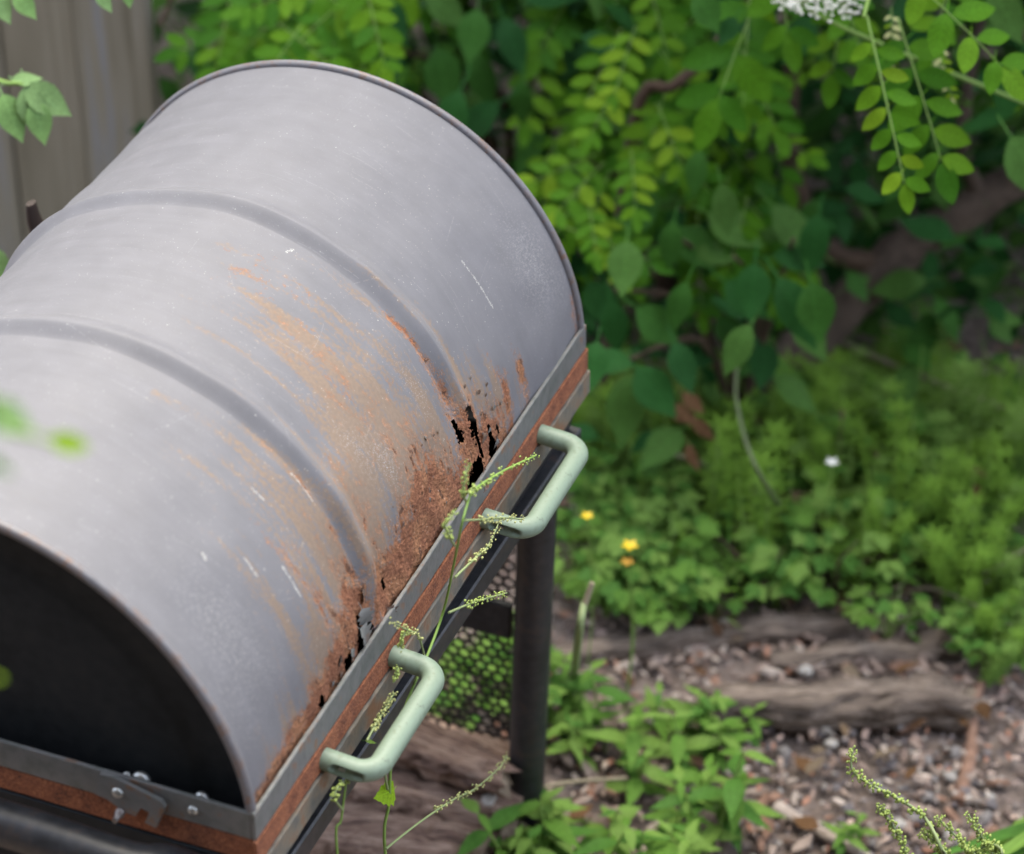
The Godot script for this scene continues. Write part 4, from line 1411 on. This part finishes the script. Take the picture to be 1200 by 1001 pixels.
	for t in [[690, 190], [720, 120], [790, 60], [830, 180]]:
		var e := at(t[0], t[1], 4.2)
		stem_of(lm, [lm.position, lm.position.lerp(e, 0.5) + Vector3(0, 0.1, 0), e], 0.008, 0.003, M.twig)
	for i in 58:
		var u := rf(640, 880)
		var v := rf(-60, 290)
		var an := rf(20, 150)
		var ln := rf(75, 120)
		sprig_at(lm, u, v, u + ln * cos(deg_to_rad(an)), v + ln * sin(deg_to_rad(an)), rf(4.0, 4.4), [M.locust[0], M.locust[2], M.locust[2]] if i % 3 else [M.locust[1], M.locust[0]], 4 + i % 3, rf(0.27, 0.36), rf(0.0, 0.08))
	for s in [[700, 180, 620, 215], [708, 190, 650, 250], [715, 200, 690, 262], [740, 175, 745, 250], [700, 250, 730, 320], [690, 240, 700, 300], [730, 90, 690, 160], [770, 120, 800, 200], [745, 30, 720, 110]]:
		sprig_at(lm, s[0], s[1], s[2], s[3], rf(3.95, 4.05), [M.locust[1], M.locust[3], M.locust[0], M.locust[0]], 4, 0.34, 0.04)
	spray(lm, G.oval, [M.locust[0], M.locust[2]], 110, Rect2(680, -80, 240, 340), 4.1, 4.6, 0.03, 0.05)
	mass(lm, G.pinnate_joined, 420, Vector3(-0.5, 0.5, -2.2), Vector3(0.7, 1.6, -1.4), 0.10, 0.16, BRIGHT)
	# locust behind the drum's top
	var lt := thing("locust_sapling", "bright locust sapling rising behind the top of the drum", "sapling", Vector3(-0.5, 0, -1.45))
	for t in [[300, 20], [360, 40], [400, 10]]:
		var e := at(t[0], t[1], 4.2)
		stem_of(lt, [lt.position, lt.position.lerp(e, 0.5) + Vector3(0, 0.1, 0), e], 0.008, 0.003, M.twig)
	for i in 26:
		var u := rf(255, 440)
		var v := rf(-70, 70)
		var an := rf(10, 170)
		var ln := rf(80, 125)
		sprig_at(lt, u, v, u + ln * cos(deg_to_rad(an)), v + ln * sin(deg_to_rad(an)), rf(3.95, 4.3), [M.locust[0], M.locust[2], M.locust[1]], 4 + i % 2, rf(0.30, 0.40), rf(0.0, 0.06))
	mass(lt, G.pinnate_joined, 160, Vector3(-1.3, 0.3, -2.1), Vector3(-0.3, 1.4, -1.45), 0.10, 0.16, BRIGHT)
	print("locust done")
	# old trunk and branches in the hollow
	var tr := thing("leaning_tree", "dark leaning trunk in the hollow under the leaves", "tree", on_ground(890, 420) * Vector3(1, 0, 1))
	var rough := noise_of(115, 0.3, 3)
	var tp := smooth([at(905, 440, 4.42), at(965, 385, 4.40), at(1050, 300, 4.38), at(1150, 235, 4.36), at(1260, 150, 4.4), at(1400, -100, 4.5)], 5)
	var tq := [Vector3(tp[0].x - 0.05, -0.02, tp[0].z)]
	tq.append_array(tp)
	for i in tq.size():
		tq[i] -= tr.position
	part("trunk", tube(tq, taper(tq.size(), 0.040, 0.022), 14, 1.0, 0.2, rough), M.bark, tr)
	stem_of(tr, [at(1040, 310, 4.38), at(960, 285, 4.34), at(925, 160, 4.3), at(938, -20, 4.35)], 0.018, 0.013, M.twig, "branch")
	stem_of(tr, [at(1150, 235, 4.36), at(1128, 160, 4.3), at(1150, 20, 4.3)], 0.014, 0.008, M.bark, "branch")
	stem_of(tr, [at(940, 380, 4.5), at(1050, 430, 4.4), at(1180, 480, 4.3)], 0.006, 0.004, M.straw, "branch")
	var br := thing("brown_branch", "bare brown branch slanting through the bright leaves", "branch", at(700, 500, 4.3) * Vector3(1, 0, 1))
	stem_of(br, [br.position, at(742, 148, 4.05), at(790, 100, 4.0), at(838, 55, 4.0), at(900, -60, 4.0)], 0.010, 0.006, M.twig)
	stem_of(br, [at(205, -30, 4.2), at(196, 12, 4.2), at(185, 30, 4.2)], 0.004, 0.003, M.twig)
	# trees added to block sky: two shade the border, two dim the drum
	for q in [["tall dense tree added behind the leafy border to shade it", Vector3(-0.9, 0, -3.1), 0.9], ["tall dense tree added behind the leaning trunk to shade the hollow", Vector3(1.2, 0, -3.0), 0.9], ["unseen dense tree added across the path to dim the drum side", Vector3(5.2, 0, -0.6), 0.0], ["unseen dense tree added by the added house to dim the drum side", Vector3(4.2, 0, 2.4), 0.0]]:
		var t := thing("added_shade_tree", q[0], "tree", q[1])
		stem_of(t, [q[1], q[1] + Vector3(0.1, 1.5, 0), q[1] + Vector3(0, 2.9, -0.1)], 0.12, 0.05, M.bark, "trunk")
		mass(t, G.ovate[3], 2400 if q[2] > 0.0 else 1500, q[1] + Vector3(-1.6, 0.2, -1.2), q[1] + Vector3(1.6, 3.7 if q[2] > 0.0 else 2.7, 0.8), 0.12, 0.24, BROAD, "crown")
		if q[2] > 0.0:
			mass(t, G.ovate[1], 1300, q[1] + Vector3(-1.4, 1.7, 0.3), q[1] + Vector3(1.4, 3.2, 1.45), 0.10, 0.18, BROAD, "added_shade_leaves")  # leaves added overhead to keep sky light out of the shrubs
			stem_of(t, [q[1] + Vector3(0.1, 1.6, 0), q[1] + Vector3(0.2, 2.3, 0.8), q[1] + Vector3(0.1, 2.5, 1.6)], 0.05, 0.02, M.bark, "limb")

func low_weed(kind: int) -> Node3D:
	var o := Node3D.new()
	if kind == 0:        # upright, opposite pointed leaves
		var h := rf(0.06, 0.12)
		var lean := Vector3(rf(-0.35, 0.35), 1, rf(-0.25, 0.25)) * h
		part("stem", tube([Vector3.ZERO, lean * 0.5, lean], [0.0022, 0.0018, 0.0012], 6), M.stem, o)
		for i in 4:
			var t := 0.3 + 0.7 * i / 3.0
			var turn := i * PI / 2 + rf(-0.3, 0.3)
			for s in 2:
				var an := turn + PI * s
				part("leaf", G.lance[rng.randi() % 3], M.weed[rng.randi() % 3], o, frame(lean * t, Vector3(cos(an), 0.35 - 0.5 * rng.randf(), sin(an)), Vector3(0, 1, 0) + ball(0.25), rf(0.042, 0.066) * (1.0 if i < 3 else 0.55)))
	elif kind == 1:      # rosette of lobed leaves on stalks
		for k in 8:
			var an := TAU * k / 8.0 + rf(-0.3, 0.3)
			var e := Vector3(cos(an) * rf(0.02, 0.055), rf(0.05, 0.11), sin(an) * rf(0.02, 0.055))
			part("stalk", tube([Vector3.ZERO, e * Vector3(0.4, 0.7, 0.4), e], [0.0013, 0.0011, 0.0009], 5), M.stem, o)
			for j in 3:
				var a2 := an + (j - 1) * 0.95
				part("leaf", G.jagged[rng.randi() % 2], M.weed[rng.randi() % 3], o, frame(e, Vector3(cos(a2), rf(-0.25, 0.15), sin(a2)), Vector3(0, 1, 0) + ball(0.35), rf(0.018, 0.030)))
	elif kind == 2:      # goosegrass
		var h := rf(0.10, 0.17)
		var m := part("foliage", G.whorls[rng.randi() % 3], M.weed[[0, 1][rng.randi() % 2]] if rng.randf() < 0.6 else M.fern, o, Transform3D(Basis.from_euler(Vector3(0, rf(0, TAU), 0)).scaled(Vector3.ONE * h), Vector3.ZERO))
		m.set_meta("kind", "stuff")
		part("stem", tube([Vector3.ZERO, Vector3(0, h, 0)], [0.0015, 0.0008], 5), M.stem, o)
	else:                # fern
		for k in 6:
			var an := TAU * k / 6.0 + rf(-0.4, 0.4)
			var x := Transform3D(Basis.from_euler(Vector3(rf(0.35, 0.8), an, 0)).scaled(Vector3.ONE * rf(0.16, 0.26)), Vector3(0, 0.005, 0))
			var rib := part("frond", G.frond_rib, M.stem, o, x)
			part("pinnae", G.frond, [M.fern, M.fern2][rng.randi() % 2], rib)
	return o

func build_weeds() -> void:
	var protos := []
	for kind in 4:
		var row := []
		for v in 4:
			row.append(low_weed(kind))
		protos.append(row)
	var sow := func(kind: int, n: int, rect: Rect2, called: String, label: String, category: String, group: String, s0: float, s1: float) -> void:
		for i in n:
			var u := rf(rect.position.x, rect.end.x)
			var v := rf(rect.position.y, rect.end.y)
			var o: Node3D = protos[kind][rng.randi() % 4].duplicate()
			o.name = numbered(called)
			add_child(o)
			var z := rf(s0, s1)
			var q := on_ground(u, v, -0.004)
			o.transform = Transform3D(Basis(Vector3.UP, rf(0, TAU)).scaled(Vector3.ONE * z), q)
			tag(o, size_word(z, s0, s1, "low ", "tall ") + label + " near " + beside(q), category, group)
	sow.call(0, 20, Rect2(625, 885, 250, 190), "pointed_leaf_weed", "green weed with pointed paired leaves", "weed", "pointed weeds by the leg", 0.85, 1.25)
	sow.call(0, 9, Rect2(640, 845, 130, 60), "pointed_leaf_weed", "green weed with pointed paired leaves", "weed", "pointed weeds by the leg", 0.7, 1.0)
	sow.call(0, 6, Rect2(780, 860, 90, 60), "pointed_leaf_weed", "green weed with pointed paired leaves", "weed", "pointed weeds by the leg", 0.6, 0.9)
	sow.call(0, 5, Rect2(596, 1000, 70, 40), "pointed_leaf_weed", "green weed with pointed paired leaves", "weed", "pointed weeds by the leg", 0.9, 1.3)
	sow.call(0, 2, Rect2(960, 990, 60, 20), "pointed_leaf_weed", "lone pointed weed in the gravel", "weed", "weeds in the gravel", 0.5, 0.6)
	sow.call(1, 40, Rect2(655, 590, 175, 150), "lobed_leaf_weed", "soft green weed with lobed leaves", "weed", "lobed weeds behind the path", 0.8, 1.25)
	sow.call(1, 10, Rect2(830, 600, 170, 120), "lobed_leaf_weed", "soft green weed with lobed leaves", "weed", "lobed weeds behind the path", 0.7, 1.2)
	sow.call(1, 13, Rect2(1030, 640, 200, 120), "lobed_leaf_weed", "soft green weed with lobed leaves", "weed", "lobed weeds behind the path", 0.7, 1.2)
	sow.call(2, 38, Rect2(830, 520, 400, 210), "goosegrass", "feathery goosegrass", "weed", "goosegrass under the shrubs", 0.8, 1.5)
	sow.call(1, 8, Rect2(1130, 730, 90, 80), "lobed_leaf_weed", "soft green weed with lobed leaves", "weed", "lobed weeds behind the path", 0.6, 1.0)
	sow.call(2, 8, Rect2(1120, 700, 100, 120), "goosegrass", "feathery goosegrass", "weed", "goosegrass under the shrubs", 0.7, 1.1)
	sow.call(2, 20, Rect2(680, 520, 150, 80), "goosegrass", "feathery goosegrass", "weed", "goosegrass under the shrubs", 0.8, 1.3)
	sow.call(3, 12, Rect2(930, 500, 230, 110), "fern", "green fern", "fern", "ferns below the hollow", 0.9, 1.3)
	sow.call(3, 3, Rect2(850, 520, 80, 40), "fern", "green fern", "fern", "ferns below the hollow", 0.8, 1.0)
	sow.call(1, 13, Rect2(450, 770, 190, 110), "lobed_leaf_weed", "lobed weed behind the punched sheet", "weed", "weeds behind the punched sheet", 0.7, 1.1)
	for row in protos:
		for o in row:
			o.free()
	# low green cover between them
	var places := []
	var cols := []
	var clump := noise_of(140, 3.2, 2)
	for i in 6200:
		var p := Vector3(rf(-1.2, 1.6), rf(0.005, 0.06), rf(-2.2, -0.92))
		if clump.get_noise_2d(p.x, p.z) < 0.12:
			continue
		places.append(frame(p, Vector3(rf(-1, 1), rf(-0.2, 0.5), rf(-1, 1)), Vector3(rf(-0.5, 0.5), 1, rf(-0.3, 0.6)), rf(0.014, 0.034)))
		cols.append([Color(0.112, 0.252, 0.044), Color(0.160, 0.290, 0.064), Color(0.080, 0.204, 0.038)][i % 3])
	var o := many("ground_cover", G.oval[0], M.mix, places, cols, self)
	tag(o, "low green ground cover between the weeds and shrubs", "ground cover")
	for i in 44:
		var g := on_ground(rf(700, 1220), rf(520, 745), 0.0)
		var o2 := thing("slender_weed", ["thin", "long", "bent"][i % 3] + " slender weed of narrow upright leaves near " + beside(g), "weed", g, "slender weeds among the others")
		for k in 5:
			part("blade", G.grass[k % 2], [M.fern, M.weed[1], M.fern2][k % 3], o2, frame(ball(0.01) * Vector3(1, 0, 1), Vector3(rf(-0.7, 0.7), 1.0, rf(-0.7, 0.7)), Vector3(rf(-1, 1), 0.2, rf(-1, 1)), rf(0.08, 0.20)))
	# yellow flowers
	for s in [[738, 640, 0.017, 0, "bright yellow flower above another in the lobed weeds"], [735, 659, 0.014, 1, "withered ochre flower under the bright yellow flower"], [688, 605, 0.013, 0, "small yellow flower close to the drum's leg"]]:
		var q := at(s[0], s[1], 3.75)
		var f := thing("buttercup", s[4], "flower", q * Vector3(1, 0, 1))
		stem_of(f, [f.position, f.position.lerp(q, 0.5) + Vector3(0.01, 0, 0), q], 0.0012, 0.0009, M.stem)
		for k in 5:
			var an := TAU * k / 5.0
			part("petal", G.oval[2], M.yellow if s[3] == 0 else M.ochre, f, frame(q - f.position, Vector3(cos(an), 0.3, sin(an)), Vector3.UP, s[2] * 0.72))
	var wq := at(975, 543, 3.95)
	var wf := thing("white_flower", "single small white flower in the goosegrass", "flower", wq * Vector3(1, 0, 1))
	stem_of(wf, [wf.position, wq], 0.0012, 0.0009, M.stem)
	for k in 5:
		var an := TAU * k / 5.0
		part("petal", G.oval[0], M.white, wf, frame(wq - wf.position, Vector3(cos(an), 0.4, sin(an)), Vector3.UP, 0.011))
	# cut stalk and bent dry stem
	var ck := on_ground(672, 800)
	var st := thing("cut_stalk", "thick cut green stalk standing behind the drum's leg", "stalk", ck)
	stem_of(st, [ck, at(678, 745, 3.55), at(684, 708, 3.53)], 0.006, 0.0045, M.stem_pale)
	stem_of(st, [at(684, 712, 3.53), at(694, 683, 3.52)], 0.004, 0.0035, M.straw, "cut_tip")
	var b0 := on_ground(925, 606)
	var bs := thing("bent_stem", "bent dry stem arching through the goosegrass", "stem", b0)
	stem_of(bs, [b0, at(895, 565, 3.95), at(872, 510, 3.95), at(862, 450, 3.98), at(872, 390, 4.0)], 0.0036, 0.002, M.stem_dull)
	var d0 := on_ground(602, 934, 0.03)
	var ds := thing("dry_stalk", "thin dry straw leaning out from the firewood past the leg", "stalk", Vector3(d0.x, 0.0, d0.z))
	stem_of(ds, [d0, on_ground(660, 918, 0.05), on_ground(735, 912, 0.05)], 0.0032, 0.0022, M.straw)

# a thin climbing stem with clusters of tiny buds along its side shoots
func build_vines() -> void:
	var v := thing("climbing_weed", "thin climbing weed with tiny green buds in front of the handles", "weed", Vector3(0.40, 0, 0.0))
	var buds := func(parent: Node3D, pts: Array, n: int, size: float, mat: Material, from := 0.25) -> void:
		var st := SurfaceTool.new()
		st.begin(Mesh.PRIMITIVE_TRIANGLES)
		var s := smooth(pts, 8)
		for i in n:
			var t := from + (1.0 - from) * i / float(n - 1)
			var q: Vector3 = s[mini(int(t * (s.size() - 1)), s.size() - 1)]
			for k in 6:
				st.append_from(G.bud, 0, Transform3D(Basis.from_euler(ball(3.0)).scaled(Vector3(0.7, 0.7, 1.3) * size * rf(0.6, 1.1) * (1.1 - 0.5 * t)), q + ball(size * 0.95) - parent.position))
		part("buds", st.commit(), mat, parent)
	var px := func(list: Array, x: float) -> Array:
		var out := []
		for q in list:
			out.append(on_x(q[0], q[1], x))
		return out
	var main: Array = px.call([[452, 1010], [456, 940], [460, 880], [478, 820], [500, 770], [520, 715]], 0.324) + px.call([[532, 660]], 0.345) + px.call([[540, 620], [548, 590], [556, 574], [590, 552], [628, 534]], 0.375)
	var low: Array = on_low(main[0])
	low.append_array(main.slice(1))
	stem_of(v, low, 0.0019, 0.0010, M.stem, "stem", 5)
	buds.call(v, px.call([[548, 590], [556, 574], [590, 552], [628, 534]], 0.375), 16, 0.0038, M.bud)
	var shoots := [[[[545, 610], [566, 609], [590, 607], [612, 609]], 12], [[[533, 677], [556, 655], [572, 640], [584, 614]], 12], [[[526, 718], [550, 708], [575, 700], [594, 695]], 13], [[[533, 640], [526, 628], [522, 615], [533, 600]], 9], [[[547, 590], [543, 578], [545, 560], [549, 545]], 9], [[[498, 772], [490, 745], [476, 738], [460, 730]], 8], [[[478, 738], [472, 748], [470, 760]], 7], [[[452, 995], [490, 965], [530, 938], [556, 925], [585, 900], [594, 886]], 22], [[[430, 868], [440, 850], [452, 830], [462, 812]], 16], [[[461, 800], [464, 790], [466, 782]], 5], [[[402, 950], [392, 935], [398, 920], [410, 912]], 9]]
	for s in shoots:
		var pts: Array = px.call(s[0], 0.324 if s[0][0][0] < 500 and s[0][0][1] < 990 else 0.330 if s[0][0][1] > 990 else 0.352 if s[0][0][1] > 660 else 0.372)
		stem_of(v, pts, 0.0013, 0.0007, M.stem_pale, "side_shoot", 4)
		buds.call(v, pts, s[1], 0.0037, M.bud if s[1] % 2 else M.bud2, 0.3)
	var side: Array = px.call([[396, 1010], [400, 960], [406, 915]], 0.324)
	stem_of(v, on_low(side[0]) + side.slice(1), 0.0017, 0.0010, M.stem, "stem", 5)
	stem_of(v, px.call([[454, 925], [451, 905], [449, 880]], 0.324), 0.0016, 0.0010, M.stem_pale, "side_shoot", 4)
	var lf := on_x(462, 925, 0.325)
	part("leaf", G.jagged[0], M.lime, v, frame(lf - v.position, on_x(428, 945, 0.320) - lf, Vector3(0.5, 0.5, 0.7), 0.036))
	leaf_at(v, G.lance[0], M.weed[1], 428, 868, 2.86, 14, 10)
	# seed spikes at the lower right, standing on the path
	var w := thing("seeding_weed", "yellow green seed spikes rising from the gravel", "weed", on_ground(1150, 1100))
	var base := w.position
	var spikes := [[[1000, 876], [998, 900], [1012, 915], [1050, 935], [1085, 960], [1110, 1010]], [[1030, 945], [1045, 965], [1062, 1000], [1085, 1040]], [[1098, 958], [1120, 980], [1140, 1000], [1160, 1030]], [[1135, 955], [1150, 980], [1165, 1005], [1175, 1040]], [[1080, 975], [1100, 990], [1112, 1010]], [[1140, 1000], [1165, 990], [1175, 1015]]]
	for s in spikes:
		var pts := []
		for q in s:
			pts.append(at(q[0], q[1], 3.12))
		pts.append(base)
		stem_of(w, pts, 0.0009, 0.0024, M.stem_pale, "stem", 4)
		var cut := pts.slice(0, pts.size() - 1)
		cut.reverse()
		buds.call(w, cut, 22, 0.0055, M.bud, 0.15)
	var gr := thing("grass_tuft", "tuft of long green grass blades at the path's edge", "grass", on_ground(1250, 990))
	for i in 26:
		var e := at(rf(1120, 1200), rf(920, 975), rf(3.2, 3.4))
		var q := gr.position + Vector3(rf(-0.02, 0.02), 0.0, rf(-0.02, 0.02))
		var dir := (e - q)
		part("blade", G.grass[i % 2], M.weed[i % 3], gr, frame(q - gr.position, dir + Vector3(0, 0.06, 0), Vector3(rf(-0.3, 0.3), 1, rf(-0.3, 0.3)), dir.length() * rf(0.85, 1.15)))

func on_low(p: Vector3) -> Array:     # a stem's way up from the ground to p
	return [Vector3(p.x + 0.03, 0.0, p.z + 0.03), Vector3(p.x + 0.035, p.y * 0.45, p.z + 0.02), p]

func _ready() -> void:
	rng.seed = 20240611
	# camera: 82 mm lens on a 24 mm high sensor, focused on the rusted edge
	var cam := Camera3D.new()
	cam.name = "camera"
	add_child(cam)
	cam.transform = Transform3D(cam_basis, CAM)
	cam.near = 0.05
	cam.far = 200.0
	var lens := CameraAttributesPhysical.new()
	lens.frustum_focal_length = 82.03
	lens.frustum_focus_distance = 3.0
	lens.exposure_aperture = 2.6
	lens.frustum_near = 0.05
	lens.frustum_far = 200.0
	cam.attributes = lens
	cam.fov = 16.6447
	cam.current = true
	# overcast sky
	var env := Environment.new()
	env.background_mode = Environment.BG_SKY
	var sky := Sky.new()
	var sm := ProceduralSkyMaterial.new()
	sm.sky_top_color = Color(0.86, 0.90, 1.0)
	sm.sky_horizon_color = Color(0.80, 0.83, 0.88)
	sm.sky_curve = 0.3
	sm.ground_bottom_color = Color(0.16, 0.17, 0.12)
	sm.ground_horizon_color = Color(0.45, 0.47, 0.45)
	sky.sky_material = sm
	env.sky = sky
	env.background_energy_multiplier = 0.75
	env.tonemap_mode = Environment.TONE_MAPPER_LINEAR
	env.tonemap_exposure = 5.4
	env.sdfgi_enabled = true
	env.ssao_enabled = true
	env.ssil_enabled = true
	var we := WorldEnvironment.new()
	we.name = "environment"
	we.environment = env
	add_child(we)
	var sun := DirectionalLight3D.new()
	sun.name = "sun"
	sun.light_color = Color(1.0, 0.97, 0.92)
	sun.light_energy = 0.5
	sun.light_angular_distance = 40.0
	sun.shadow_enabled = true
	add_child(sun)
	sun.look_at_from_position(Vector3(-0.8, 5.0, -2.6), Vector3.ZERO)
	make_materials()
	make_pieces()
	build_setting()
	print("setting done")
	build_grill()
	print("grill done")
	build_wood()
	build_litter()
	build_twigs()
	build_shrubs()
	build_weeds()
	build_vines()
	print("all done")
